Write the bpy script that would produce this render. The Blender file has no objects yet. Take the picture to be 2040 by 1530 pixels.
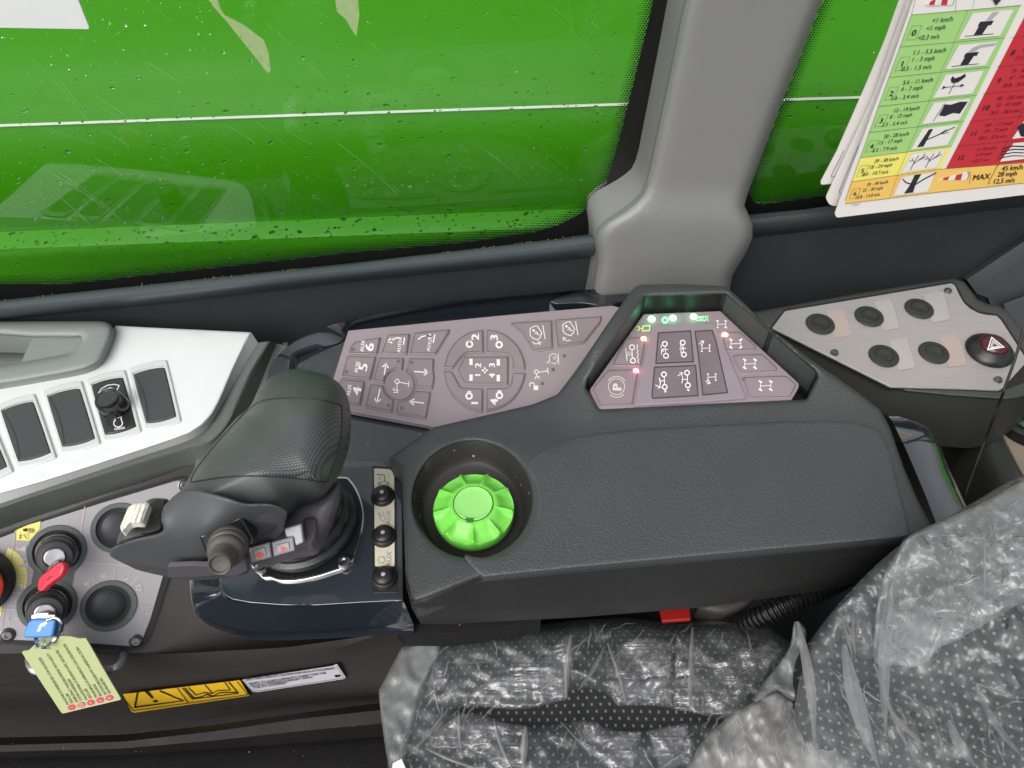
import bpy, math, random
import numpy as np
from mathutils import Vector, Matrix
from mathutils.geometry import delaunay_2d_cdt
random.seed(7)
rng = np.random.default_rng(7)
SC = bpy.context.scene
COL = SC.collection
R_ = math.radians

# ------------------------------------------------------------------ camera, world, light, exposure
CAM_H, PITCH, FPX = 0.42, R_(50.0), 1533.0
cam_d = bpy.data.cameras.new('camera'); cam = bpy.data.objects.new('camera', cam_d); COL.objects.link(cam)
cam.location = (0, 0, CAM_H); cam.rotation_euler = (R_(90) - PITCH, 0, 0)
cam_d.sensor_fit = 'HORIZONTAL'; cam_d.sensor_width = 36.0; cam_d.lens = 36.0 * FPX / 2040.0
cam_d.clip_start = 0.01; cam_d.clip_end = 500
SC.camera = cam

SUN_EL, SUN_AZ = 50.0, -150.0          # azimuth measured from +Y towards +X
world = bpy.data.worlds.new('World'); SC.world = world; world.use_nodes = True
wn = world.node_tree; wn.nodes.clear()
wo = wn.nodes.new('ShaderNodeOutputWorld'); bg = wn.nodes.new('ShaderNodeBackground')
sky = wn.nodes.new('ShaderNodeTexSky'); sky.sky_type = 'NISHITA'; sky.sun_disc = False
sky.sun_elevation = R_(SUN_EL); sky.sun_rotation = R_(SUN_AZ)
sky.air_density = 1.0; sky.dust_density = 6.0; sky.ozone_density = 1.0; sky.altitude = 0
hs = wn.nodes.new('ShaderNodeHueSaturation'); hs.inputs['Saturation'].default_value = 0.22
wn.links.new(sky.outputs[0], hs.inputs['Color'])
wn.links.new(hs.outputs[0], bg.inputs['Color'])
bg.inputs['Strength'].default_value = 0.15
wn.links.new(bg.outputs[0], wo.inputs['Surface'])
sun_d = bpy.data.lights.new('sun', 'SUN'); sun_d.energy = 1.15; sun_d.angle = R_(60); sun_d.color = (1.0, 0.97, 0.93)
sun = bpy.data.objects.new('sun', sun_d); COL.objects.link(sun)
_d = Vector((math.sin(R_(SUN_AZ)) * math.cos(R_(SUN_EL)), math.cos(R_(SUN_AZ)) * math.cos(R_(SUN_EL)), math.sin(R_(SUN_EL))))
sun.rotation_euler = _d.to_track_quat('Z', 'Y').to_euler()
SC.view_settings.view_transform = 'Standard'; SC.view_settings.look = 'None'
SC.view_settings.gamma = 1.0; SC.view_settings.use_curve_mapping = False
SC.view_settings.exposure = 0.25
SC.render.engine = 'CYCLES'
SC.cycles.use_denoising = True
SC.cycles.max_bounces = 10; SC.cycles.transparent_max_bounces = 24; SC.cycles.diffuse_bounces = 4
SC.cycles.caustics_reflective = False; SC.cycles.caustics_refractive = False

# ------------------------------------------------------------------ geometry of the view: pixel -> ray -> plane
FW = np.array([0, math.cos(PITCH), -math.sin(PITCH)]); RT = np.array([1.0, 0, 0]); UP = np.array([0, math.sin(PITCH), math.cos(PITCH)])
CP = np.array([0, 0, CAM_H])
def rays(uv):
    uv = np.asarray(uv, float).reshape(-1, 2)
    return FW[None] + (uv[:, :1] - 1020) / FPX * RT[None] - (uv[:, 1:2] - 765) / FPX * UP[None]
class Pl:
    """plane; hit() = where the sight line of a photo pixel meets it, h metres off it"""
    def __init__(s, p, n, xa=(1, 0, 0)):
        s.p = np.asarray(p, float); n = np.asarray(n, float); s.n = n / np.linalg.norm(n)
        x = np.asarray(xa, float); x = x - s.n * x.dot(s.n); s.x = x / np.linalg.norm(x); s.y = np.cross(s.n, s.x)
    def hit(s, uv, h=0.0):
        r = rays(uv); h = np.asarray(h, float)
        t = ((s.p - CP).dot(s.n) + h) / r.dot(s.n)
        return CP[None] + r * t[:, None]
    def to2(s, P):
        d = np.asarray(P) - s.p; return np.stack([d.dot(s.x), d.dot(s.y)], 1)
    def to3(s, q, h=0.0):
        q = np.asarray(q, float).reshape(-1, 2); h = np.broadcast_to(np.asarray(h, float), (len(q),))
        return s.p + q[:, :1] * s.x + q[:, 1:2] * s.y + h[:, None] * s.n
    def off(s, h): return Pl(s.p + s.n * h, s.n, s.x)
def HZ(z): return Pl((0, 0, z), (0, 0, 1))
def pl3(a, b, c):
    """plane through three (u, v, z) points"""
    P = [HZ(q[2]).hit([q[:2]])[0] for q in (a, b, c)]
    n = np.cross(P[1] - P[0], P[2] - P[0]); n = n if n[2] > 0 else -n
    return Pl(P[0], n, P[1] - P[0])
ZM = dict(A=(0, 600, 560 / 2040), B=(0, 950, 400 / 2040), C=(0, 1200, 720 / 2040), D=(200, 720, 640 / 2040), E=(660, 600, 560 / 2040),
          F=(1140, 560, 500 / 2040), G=(1500, 540, 540 / 2040), H=(1480, 0, 560 / 1947), I=(740, 1050, 600 / 1912), J=(1340, 950, 700 / 1847),
          K=(0, 0, 760 / 2040), L=(700, 0, 900 / 2040), M=(360, 1100, 500 / 2040), N=(0, 380, 700 / 2040), O=(0, 1230, 360 / 2040),
          Q=(460, 1300, 300 / 2040), S=(0, 1000, 200 / 1020), T=(1780, 440, 260 / 1530), U=(1760, 780, 280 / 1428), V=(480, 560, 420 / 2040),
          W=(0, 1360, 800 / 2040), Y=(1340, 460, 380 / 2040))
def q(k, *pts):
    """photo coordinates noted on enlargement k -> full photo pixels"""
    a, b, s = ZM[k]
    if len(pts) == 1 and not isinstance(pts[0][0], (int, float)): pts = pts[0]
    return [(a + x * s, b + y * s) for x, y in pts]

# ------------------------------------------------------------------ polygon tools
def area2(p):
    p = np.asarray(p); x, y = p[:, 0], p[:, 1]
    return 0.5 * np.sum(x * np.roll(y, -1) - y * np.roll(x, -1))
def resample(pts, step=None, n=None, closed=False):
    p = np.asarray(pts, float)
    if closed: p = np.vstack([p, p[:1]])
    d = np.r_[0, np.cumsum(np.linalg.norm(np.diff(p, axis=0), axis=1))]
    if n is None: n = max(3 if closed else 2, int(round(d[-1] / step)) + (0 if closed else 1))
    t = np.linspace(0, d[-1], n, endpoint=not closed)
    return np.stack([np.interp(t, d, p[:, k]) for k in range(p.shape[1])], 1)
def rounded(p, r, seg=4):
    """round the corners of a polygon"""
    p = [np.asarray(a, float) for a in p]; n = len(p); out = []
    for i in range(n):
        a, b, c = p[i - 1], p[i], p[(i + 1) % n]
        u, v = a - b, c - b; lu, lv = np.linalg.norm(u), np.linalg.norm(v)
        if lu < 1e-9 or lv < 1e-9: continue
        k = min(r, lu * 0.45, lv * 0.45)
        s, e = b + u / lu * k, b + v / lv * k
        if seg <= 1 or k < 1e-9: out.append(b); continue
        for t in np.linspace(0, 1, seg + 1): out.append((1 - t) ** 2 * s + 2 * t * (1 - t) * b + t * t * e)
    return np.array(out)
def smooth(p, closed=True, n=6):
    """Catmull-Rom through the points"""
    p = np.asarray(p, float); m = len(p); out = []
    for i in range(m if closed else m - 1):
        g = (lambda j: p[j % m]) if closed else (lambda j: p[min(max(j, 0), m - 1)])
        a, b, c, d = g(i - 1), g(i), g(i + 1), g(i + 2)
        for k in range(n):
            t = k / n
            out.append(0.5 * (2 * b + (c - a) * t + (2 * a - 5 * b + 4 * c - d) * t * t + (3 * b - a - 3 * c + d) * t ** 3))
    if not closed: out.append(p[-1])
    return np.array(out)
def inset(p, d):
    """offset inward of a counter-clockwise polygon"""
    p = np.asarray(p, float)
    e = np.roll(p, -1, 0) - p; e /= np.maximum(np.linalg.norm(e, axis=1, keepdims=True), 1e-12)
    nrm = np.stack([-e[:, 1], e[:, 0]], 1); m = nrm + np.roll(nrm, 1, 0)
    l = np.maximum((m * m).sum(1, keepdims=True), 0.6); return p + 2 * m / l * d
def circ(c, rx, ry=None, n=40, rot=0.0, a0=0, a1=360):
    ry = rx if ry is None else ry; full = abs(a1 - a0) >= 360
    t = np.radians(np.linspace(a0, a1, n, endpoint=not full)); k = math.radians(rot)
    x, y = rx * np.cos(t), ry * np.sin(t)
    return np.stack([c[0] + x * math.cos(k) - y * math.sin(k), c[1] + x * math.sin(k) + y * math.cos(k)], 1)
def inside(pts, poly):
    pts = np.asarray(pts); poly = np.asarray(poly); x, y = pts[:, 0], pts[:, 1]; r = np.zeros(len(pts), bool)
    j = len(poly) - 1
    for i in range(len(poly)):
        xi, yi = poly[i]; xj, yj = poly[j]
        c = ((yi > y) != (yj > y))
        if yi != yj: r ^= c & (x < (xj - xi) * (y - yi) / (yj - yi) + xi)
        j = i
    return r
def dist(pts, poly, closed=True):
    pts = np.asarray(pts, float); p = np.asarray(poly, float); b = np.roll(p, -1, 0) if closed else p[1:]; a = p if closed else p[:-1]
    best = np.full(len(pts), 1e9)
    for i in range(len(a)):
        d = b[i] - a[i]; L = max(d.dot(d), 1e-18); t = np.clip(((pts - a[i]) @ d) / L, 0, 1)
        best = np.minimum(best, np.linalg.norm(pts - a[i] - t[:, None] * d, axis=1))
    return best
def cdt(loops, extra=None):
    """triangles filling loops[0] minus loops[1:]"""
    vs, es = [], []
    for l in loops:
        b = len(vs); vs += [tuple(map(float, a[:2])) for a in l]; es += [(b + i, b + (i + 1) % len(l)) for i in range(len(l))]
    if extra is not None: vs += [tuple(map(float, a)) for a in extra]
    sc = max(1e-9, np.ptp(np.array(vs), axis=0).max())
    o = delaunay_2d_cdt([Vector((a / sc, b / sc)) for a, b in vs], es, [], 0, 1e-7)
    V = np.array([[a.x * sc, a.y * sc] for a in o[0]]); T = np.array([list(f) for f in o[2] if len(f) == 3])
    c = V[T].mean(1); k = inside(c, loops[0])
    for h in loops[1:]: k &= ~inside(c, h)
    T = T[k]
    A = V[T]; cr = (A[:, 1, 0] - A[:, 0, 0]) * (A[:, 2, 1] - A[:, 0, 1]) - (A[:, 1, 1] - A[:, 0, 1]) * (A[:, 2, 0] - A[:, 0, 0])
    T = T[np.abs(cr) > 1e-12 * sc * sc]; cr = cr[np.abs(cr) > 1e-12 * sc * sc]
    T[cr < 0] = T[cr < 0][:, ::-1]
    return V, T

# ------------------------------------------------------------------ objects
def root_of(o):
    while o.parent: o = o.parent
    return o
class MB:
    """collects faces (world coordinates) of ONE mesh object"""
    def __init__(s): s.v = []; s.f = []; s.n = 0; s.m = []
    def add(s, V, F, mi=0):
        V = np.asarray(V, float).reshape(-1, 3); s.v.append(V)
        for f in F: s.f.append(tuple(int(i) + s.n for i in f)); s.m.append(mi)
        s.n += len(V); return s
    def grid(s, rows, close=False, mi=0, flip=False):
        m = len(rows[0]); V = np.vstack(rows); F = []
        for i in range(len(rows) - 1):
            for j in range(m if close else m - 1):
                a, b = i * m + j, i * m + (j + 1) % m
                f = (a, b, b + m, a + m); F.append(f[::-1] if flip else f)
        return s.add(V, F, mi)
    def prism(s, pl, p2, h0, h1, holes=(), bevel=0.0, mi=0):
        """p2 in plane coordinates, from height h0 up to h1 with a rounded upper edge"""
        p2 = np.asarray(p2, float)
        if area2(p2) < 0: p2 = p2[::-1]
        prof = [(0, h0)] + ([(0, h1)] if bevel <= 0 else [(bevel * (1 - math.cos(t)), h1 - bevel * (1 - math.sin(t))) for t in np.radians([0, 30, 60, 90])])
        rr = [pl.to3(inset(p2, d) if d else p2, h) for d, h in prof]
        s.grid(rr, True, mi)
        top = inset(p2, prof[-1][0]) if prof[-1][0] else p2
        V, T = cdt([top] + [np.asarray(h) for h in holes]); s.add(pl.to3(V, h1), T, mi)
        V, T = cdt([p2] + [np.asarray(h) for h in holes]); s.add(pl.to3(V, h0), T[:, ::-1], mi)
        for h in holes:
            h = np.asarray(h); h = h if area2(h) < 0 else h[::-1]
            s.grid([pl.to3(h, h0), pl.to3(h, h1)], True, mi)
        return s
    def slab(s, pl, px, thick, bevel=0.0, r=0.0, holes=(), up=0.0, mi=0, seg=4):
        """px = outline traced in photo pixels, lying `up` above pl, solid `thick` deep"""
        pq = pl.off(up)
        f = lambda P: pl.to2(pq.hit(P))
        p2 = f(rounded(px, r, seg) if r else px)
        return s.prism(pl, p2, up - thick, up, [f(h) for h in holes], bevel, mi)
    def lathe(s, c, ax, prof, seg=40, mi=0, cap=True):
        ax = np.asarray(ax, float); ax /= np.linalg.norm(ax)
        t = np.array([1.0, 0, 0]) if abs(ax[0]) < 0.9 else np.array([0, 1.0, 0])
        x = np.cross(ax, t); x /= np.linalg.norm(x); y = np.cross(ax, x); a = np.linspace(0, 2 * math.pi, seg, endpoint=False)
        rr = [np.asarray(c) + ax * h + r * (np.cos(a)[:, None] * x + np.sin(a)[:, None] * y) for r, h in prof]
        s.grid(rr, True, mi)
        if cap:
            s.add(rr[-1], [range(seg)], mi); s.add(rr[0], [range(seg - 1, -1, -1)], mi)
        return s
    def tube(s, path, r, seg=10, mi=0, closed=False):
        p = np.asarray(path, float); n = len(p); r = np.broadcast_to(np.asarray(r, float), (n,))
        tn = np.gradient(p, axis=0) if not closed else np.roll(p, -1, 0) - np.roll(p, 1, 0)
        tn /= np.linalg.norm(tn, axis=1, keepdims=True)
        up = np.array([0, 0, 1.0]) if abs(tn[0][2]) < .9 else np.array([1.0, 0, 0]); rows = []; a = np.linspace(0, 2 * math.pi, seg, endpoint=False)
        x = np.cross(tn[0], up); x /= np.linalg.norm(x)
        for i in range(n):
            x = x - tn[i] * x.dot(tn[i]); x /= np.linalg.norm(x); y = np.cross(tn[i], x)
            rows.append(p[i] + r[i] * (np.cos(a)[:, None] * x + np.sin(a)[:, None] * y))
        if closed: rows.append(rows[0])
        s.grid(rows, True, mi)
        if not closed: s.add(rows[0], [range(seg - 1, -1, -1)], mi); s.add(rows[-1], [range(seg)], mi)
        return s
    def build(s, name, mats, parent=None, sharp=35, smooth_=True):
        V = np.vstack(s.v) if s.v else np.zeros((0, 3))
        if parent is not None:
            L = np.array(root_of(parent).location); o_loc = None
        else:
            L = V.mean(0); L[2] = V[:, 2].min(); o_loc = L
        me = bpy.data.meshes.new(name); me.from_pydata((V - L).tolist(), [], s.f); me.validate()
        mats = mats if isinstance(mats, (list, tuple)) else [mats]
        for m in mats: me.materials.append(M[m] if isinstance(m, str) else m)
        if len(mats) > 1 and len(me.polygons) == len(s.m): me.polygons.foreach_set('material_index', s.m)
        if smooth_:
            me.polygons.foreach_set('use_smooth', [True] * len(me.polygons)); me.set_sharp_from_angle(angle=R_(sharp))
        o = bpy.data.objects.new(name, me); COL.objects.link(o)
        if parent is not None: o.parent = parent
        else: o.location = o_loc
        return o
def sheet(px, pl, h=None, holes=(), step=12.0, edge=0.0, drop=0.0, skirt=0.0, flare=0.0, rnd=0.0, mb=None, mi=0, keep=None, hole_edge=None):
    """a curved surface over a traced outline: h(uv, e) metres off pl (e = pixels to the outline), edge rounded
    over `edge` px by `drop` m, then a skirt `skirt` m deep along -n"""
    mb = mb or MB()
    P = rounded(px, rnd) if rnd else np.asarray(px, float)
    if area2(P) < 0: P = P[::-1]
    L = resample(P, step=step, closed=True); H = [resample(x, step=min(step, 8), closed=True) for x in holes]
    ex = []
    ks = [0.12, 0.35, 0.65, 1.0] if edge > 0 else []
    for k in ks:
        r = inset(L, edge * k); r = r[inside(r, L)]
        if len(r): r = r[dist(r, L) > edge * k * 0.8]; ex.append(r)
        if hole_edge is not None or True:
            for x in H:
                y = x if area2(x) < 0 else x[::-1]; r = inset(y, edge * k); ex.append(r[inside(r, L) & (dist(r, L) > edge * .3)])
    lo, hi = L.min(0), L.max(0)
    gx, gy = np.meshgrid(np.arange(lo[0], hi[0], step), np.arange(lo[1], hi[1], step * 0.87)); gx[1::2] += step / 2
    G = np.stack([gx.ravel(), gy.ravel()], 1); G = G[inside(G, L)]
    for x in H: G = G[~inside(G, x)] if len(G) else G
    if len(G):
        dd = dist(G, L)
        for x in H: dd = np.minimum(dd, dist(G, x))
        G = G[dd > (edge + step * 0.4 if edge > 0 else step * 0.45)]; ex.append(G)
    V, T = cdt([L] + H, np.vstack(ex) if ex else None)
    e = dist(V, L); eh = e.copy()
    for x in H: eh = np.minimum(eh, dist(V, x))
    hh = np.zeros(len(V)) if h is None else np.broadcast_to(np.asarray(h(V, e), float), (len(V),)).copy()
    if edge > 0:
        t = np.clip(eh / edge, 0, 1); hh = hh - drop * (1 - np.sqrt(np.maximum(0, 1 - (1 - t) ** 2)))
    W = pl.hit(V, hh)
    # pixel space is mirrored relative to the plane seen from above: flip triangles so they face the camera
    A = W[T]; nn = np.cross(A[:, 1] - A[:, 0], A[:, 2] - A[:, 0]); fl = (nn @ pl.n) < 0; T[fl] = T[fl][:, ::-1]
    if keep is not None: T = T[keep(V[T].mean(1))]
    mb.add(W, T, mi)
    if skirt:
        for lp, sg in [(L, 1)] + [(x, -1) for x in H]:
            hb = np.zeros(len(lp)) if h is None else np.broadcast_to(np.asarray(h(lp, np.zeros(len(lp))), float), (len(lp),)).copy()
            if edge > 0: hb = hb - drop
            top = pl.hit(lp, hb); bot = top - pl.n * skirt
            if flare:
                c = top.mean(0); bot = bot + (top - c) * flare
            mb.grid([top, bot], True, mi)
    return mb
def empty(name, loc, label, cat, group=None, kind=None):
    o = bpy.data.objects.new(name, None); COL.objects.link(o); o.location = loc; o.empty_display_size = .01
    return tag(o, label, cat, group, kind)
def at(u, v, z=0.0): return tuple(HZ(z).hit([(u, v)])[0])
def tag(o, label=None, cat=None, group=None, kind=None):
    if label: o['label'] = label
    if cat: o['category'] = cat
    if group: o['group'] = group
    if kind: o['kind'] = kind
    return o

# ------------------------------------------------------------------ writing and symbols: flat raised print on a plane
_txt = {}
def glyphs(s):
    if s not in _txt:
        cu = bpy.data.curves.new('t', 'FONT'); cu.body = s; cu.align_x = 'CENTER'; cu.align_y = 'CENTER'; cu.resolution_u = 3
        o = bpy.data.objects.new('t', cu); COL.objects.link(o); bpy.context.view_layer.update()
        dg = bpy.context.evaluated_depsgraph_get(); me = bpy.data.meshes.new_from_object(o.evaluated_get(dg))
        V = np.array([v.co[:2] for v in me.vertices]).reshape(-1, 2); F = [tuple(p.vertices) for p in me.polygons]
        bpy.data.objects.remove(o); bpy.data.curves.remove(cu); bpy.data.meshes.remove(me)
        if len(V): V = V - (V.min(0) + V.max(0)) / 2
        _txt[s] = (V, F)
    return _txt[s]
class Print:
    """print laid on a plane; coordinates are photo pixels or those of an enlargement"""
    def __init__(s, pl, zoom=None, up=0.0004): s.pl = pl.off(up); s.z = zoom; s.mb = MB()
    def _p(s, pts):
        return np.array(q(s.z, [tuple(map(float, a)) for a in pts])) if s.z else np.asarray(pts, float)
    def _add(s, P, F):
        W = s.pl.hit(P); n = s.pl.n; G = []
        for f in F:
            a, b, c = W[f[0]], W[f[1]], W[f[2]]
            G.append(tuple(f) if np.cross(b - a, c - a).dot(n) > 0 else tuple(f)[::-1])
        s.mb.add(W, G)
    def fill(s, pts, holes=()):
        V, T = cdt([s._p(pts)] + [s._p(h) for h in holes]); s._add(V, T); return s
    def line(s, pts, w, closed=False):
        p = s._p(pts); w = w * (ZM[s.z][2] if s.z else 1.0)
        if closed: p = np.vstack([p, p[:2]])
        e = np.diff(p, axis=0); e /= np.maximum(np.linalg.norm(e, axis=1, keepdims=True), 1e-9); nr = np.stack([-e[:, 1], e[:, 0]], 1)
        m = np.vstack([nr[:1], nr[1:] + nr[:-1], nr[-1:]]); l = np.maximum(np.linalg.norm(m, axis=1, keepdims=True), 1e-6)
        m = m / l; k = np.ones((len(p), 1)); k[1:-1] = 1 / np.maximum(0.5, np.abs((m[1:-1] * nr[1:]).sum(1, keepdims=True)))
        a, b = p + m * k * w / 2, p - m * k * w / 2; n = len(p)
        if closed: a, b = a[1:], b[1:]; n -= 1; a[-1], b[-1] = a[0], b[0]
        s._add(np.vstack([a, b]), [(i, i + 1, n + i + 1, n + i) for i in range(n - 1)]); return s
    def lines(s, ls, w):
        for l in ls: s.line(l, w)
        return s
    def arrow(s, a, b, w, head=None):
        a, b = np.array(a, float), np.array(b, float); d = b - a; L = np.linalg.norm(d); d /= L; n = np.array([-d[1], d[0]]); h = head or L * .3
        s.line([a, b], w); s.line([b - d * h + n * h * .7, b, b - d * h - n * h * .7], w); return s
    def text(s, t, c, size, d=(1, 0), up=None, bold=0.0, wide=1.0):
        V, F = glyphs(t)
        d = np.array(d, float); d /= np.linalg.norm(d); u = np.array([d[1], -d[0]]) if up is None else np.array(up, float) / np.linalg.norm(up)
        for o in ([0] if not bold else [-bold, 0, bold]):
            P = np.array(c, float) + (V[:, :1] * wide + o) * size * d + V[:, 1:2] * size * u
            if bold and o:
                s2 = s.pl; s.pl = s2.off(0.00002 * (1 if o > 0 else 2)); s._add(s._p(P), F); s.pl = s2
            else: s._add(s._p(P), F)
        return s
    def build(s, name, mat, parent): return s.mb.build(name, mat, parent, smooth_=False)

# ------------------------------------------------------------------ materials
M = {}
def mat(name, col, rough=0.5, metal=0.0, bump=0.0, bscale=800.0, spec=0.5, coat=0.0, emit=None, es=1.0, dust=0.0, var=0.08, vscale=25.0, bdist=0.001, dcol=(0.3, 0.27, 0.23), stretch=None, rvar=0.1):
    m = bpy.data.materials.new(name); m.use_nodes = True; nt = m.node_tree; b = nt.nodes['Principled BSDF']; M[name] = m
    L = nt.links.new; N = nt.nodes.new
    b.inputs['Metallic'].default_value = metal; b.inputs['Specular IOR Level'].default_value = spec
    if coat: b.inputs['Coat Weight'].default_value = coat; b.inputs['Coat Roughness'].default_value = 0.05
    tc = N('ShaderNodeTexCoord'); src = tc.outputs['Object']
    if stretch:
        mp = N('ShaderNodeMapping'); mp.inputs['Scale'].default_value = stretch; L(src, mp.inputs['Vector']); src = mp.outputs[0]
    n1 = N('ShaderNodeTexNoise'); n1.inputs['Scale'].default_value = vscale; n1.inputs['Detail'].default_value = 6; L(src, n1.inputs['Vector'])
    r1 = N('ShaderNodeMapRange'); r1.inputs['To Min'].default_value = 1 - var * 2; r1.inputs['To Max'].default_value = 1 + var * 2; L(n1.outputs[0], r1.inputs['Value'])
    mx = N('ShaderNodeVectorMath'); mx.operation = 'SCALE'; mx.inputs[0].default_value = col; L(r1.outputs[0], mx.inputs['Scale'])
    c = mx.outputs[0]
    r2 = N('ShaderNodeMapRange'); r2.inputs['To Min'].default_value = max(0.01, rough - rvar * rough * 2); r2.inputs['To Max'].default_value = min(1, rough + rvar * 2 * rough)
    n2 = N('ShaderNodeTexNoise'); n2.inputs['Scale'].default_value = vscale * 3.1; n2.inputs['Detail'].default_value = 5; L(src, n2.inputs['Vector'])
    L(n2.outputs[0], r2.inputs['Value']); L(r2.outputs[0], b.inputs['Roughness'])
    if dust:
        v = N('ShaderNodeTexVoronoi'); v.inputs['Scale'].default_value = 260; L(src, v.inputs['Vector'])
        a = N('ShaderNodeMath'); a.operation = 'LESS_THAN'; L(v.outputs['Distance'], a.inputs[0])
        sp = N('ShaderNodeSeparateColor'); L(v.outputs['Color'], sp.inputs[0])
        pw = N('ShaderNodeMath'); pw.operation = 'POWER'; L(sp.outputs[0], pw.inputs[0]); pw.inputs[1].default_value = 14
        ml = N('ShaderNodeMath'); ml.operation = 'MULTIPLY'; L(pw.outputs[0], ml.inputs[0]); ml.inputs[1].default_value = 0.32 * dust; L(ml.outputs[0], a.inputs[1])
        mc = N('ShaderNodeMix'); mc.data_type = 'RGBA'; L(a.outputs[0], mc.inputs[0]); L(c, mc.inputs[6]); mc.inputs[7].default_value = (*dcol, 1); c = mc.outputs[2]
    L(c, b.inputs['Base Color'])
    if bump:
        nb = N('ShaderNodeTexNoise'); nb.inputs['Scale'].default_value = bscale; nb.inputs['Detail'].default_value = 3; L(src, nb.inputs['Vector'])
        bp = N('ShaderNodeBump'); bp.inputs['Strength'].default_value = bump; bp.inputs['Distance'].default_value = bdist; L(nb.outputs[0], bp.inputs['Height']); L(bp.outputs[0], b.inputs['Normal'])
    if emit: b.inputs['Emission Color'].default_value = (*emit, 1); b.inputs['Emission Strength'].default_value = es
    return m
def nodes(m): return m.node_tree.nodes, m.node_tree.links, m.node_tree.nodes['Principled BSDF']
mat('green_paint', (0.052, 0.28, 0.004), 0.4, var=0.03, vscale=3, spec=.22)
mat('white_stripe', (0.75, 0.78, 0.72), 0.5)
mat('black_rubber', (0.012, 0.013, 0.013), 0.6, dust=.5)
mat('frit', (0.006, 0.007, 0.006), 0.35)
mat('pillar_grey', (0.20, 0.203, 0.193), 0.45, bump=.12, bscale=900, var=0.03, dust=.15, dcol=(.4, .4, .38))
mat('rail_vinyl', (0.055, 0.067, 0.075), 0.36, bump=.2, bscale=1100, var=.12, vscale=15, dust=.4)
mat('dark_trim', (0.026, 0.031, 0.034), 0.6, bump=.25, bscale=1300, dust=.3)
mat('blue_grey_trim', (0.085, 0.095, 0.105), 0.6, bump=.2, bscale=900)
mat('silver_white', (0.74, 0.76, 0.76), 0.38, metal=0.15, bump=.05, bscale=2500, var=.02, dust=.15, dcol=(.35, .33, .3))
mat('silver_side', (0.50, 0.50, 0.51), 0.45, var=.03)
mat('tray_grey', (0.215, 0.24, 0.228), 0.5, bump=.15, bscale=1200, var=.03)
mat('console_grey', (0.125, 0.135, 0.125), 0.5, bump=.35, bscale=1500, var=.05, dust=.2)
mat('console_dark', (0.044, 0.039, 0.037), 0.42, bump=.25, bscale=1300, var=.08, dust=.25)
mat('floor_black', (0.008, 0.0075, 0.0075), 0.6, spec=.25, bump=.3, bscale=400, var=.25, vscale=12, dust=.5)
mat('bezel_grey', (0.56, 0.58, 0.56), 0.4, var=.02)
mat('switch_black', (0.05, 0.055, 0.055), 0.55, bump=.15, bscale=2000)
mat('gloss_dark', (0.02, 0.022, 0.023), 0.25)
mat('plate_grey', (0.37, 0.35, 0.365), 0.42, var=.03, bump=.05, bscale=1500)
mat('ring_grey', (0.095, 0.115, 0.11), 0.5, bump=.2, bscale=1500)
mat('cap_black', (0.028, 0.03, 0.036), 0.5, bump=.15, bscale=1500, dust=.2)
mat('brass_dark', (0.16, 0.14, 0.115), 0.38, metal=.75, var=.15, vscale=60)
mat('steel', (0.62, 0.6, 0.6), 0.25, metal=1.0, var=.05)
mat('chrome', (0.78, 0.78, 0.78), 0.12, metal=1.0, var=.03)
mat('steel_dark', (0.22, 0.22, 0.22), 0.35, metal=.9)
mat('red_plastic', (0.62, 0.04, 0.065), 0.4, bump=.1)
mat('red_button', (0.75, 0.04, 0.03), 0.3)
mat('blue_plastic', (0.06, 0.22, 0.58), 0.4, bump=.1)
mat('yellow_label', (0.85, 0.75, 0.2), 0.45, var=.04)
mat('yellow_sticker', (0.82, 0.5, 0.02), 0.4, var=.04)
mat('ink', (0.02, 0.018, 0.015), 0.5)
mat('ink_grey', (0.6, 0.58, 0.6), 0.5)
mat('ink_white', (0.8, 0.8, 0.8), 0.5)
mat('tag_green', (0.36, 0.41, 0.2), 0.5, var=.03)
mat('paper_white', (0.72, 0.7, 0.67), 0.5, var=.02)
mat('sticker_white', (0.6, 0.6, 0.66), 0.45, var=.03)
mat('ink_pink', (0.75, 0.45, 0.48), 0.5)
mat('ink_red', (0.55, 0.03, 0.06), 0.5)
mat('keypad_pink', (0.285, 0.240, 0.258), 0.55, bump=.12, bscale=1800, var=.06, vscale=18, dust=.25, dcol=(.15, .13, .12))
mat('keypad_groove', (0.10, 0.075, 0.085), 0.6)
mat('key_pink', (0.25, 0.21, 0.225), 0.55, bump=.12, bscale=1800, var=.10, vscale=22, dust=.15, dcol=(.15, .13, .12))
mat('key_dim', (0.12, 0.12, 0.125), 0.5)
mat('pad_b', (0.25, 0.208, 0.232), 0.5, bump=.1, bscale=1800, var=.06, vscale=18)
mat('pad_b_key', (0.24, 0.195, 0.215), 0.5, bump=.1, bscale=1800, var=.10, vscale=25)
mat('pad_b_deep', (0.165, 0.135, 0.15), 0.5, bump=.1, bscale=1800, var=.10, vscale=25, dust=.3, dcol=(.35, .3, .3))
mat('ink_key', (0.82, 0.8, 0.8), 0.5)
mat('ink_cream', (0.62, 0.58, 0.52), 0.5)
mat('ink_green', (0.3, 0.8, 0.4), 0.5, emit=(0.3, 0.9, 0.4), es=0.35)
mat('ink_yellowgreen', (0.5, 0.75, 0.2), 0.5, emit=(0.5, .9, .25), es=.2)
mat('led_green', (0.3, 0.9, 0.5), 0.4, emit=(0.35, 1.0, 0.58), es=3.2)
mat('led_orange', (0.9, 0.4, 0.15), 0.4, emit=(1.0, 0.62, 0.4), es=4)
mat('led_red', (0.9, 0.1, 0.2), 0.4, emit=(1.0, 0.3, 0.42), es=4)
mat('piano_black', (0.010, 0.014, 0.018), 0.12, coat=.8, spec=.8, var=.1, dust=.55, dcol=(.28, .26, .24), rvar=.25)
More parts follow.
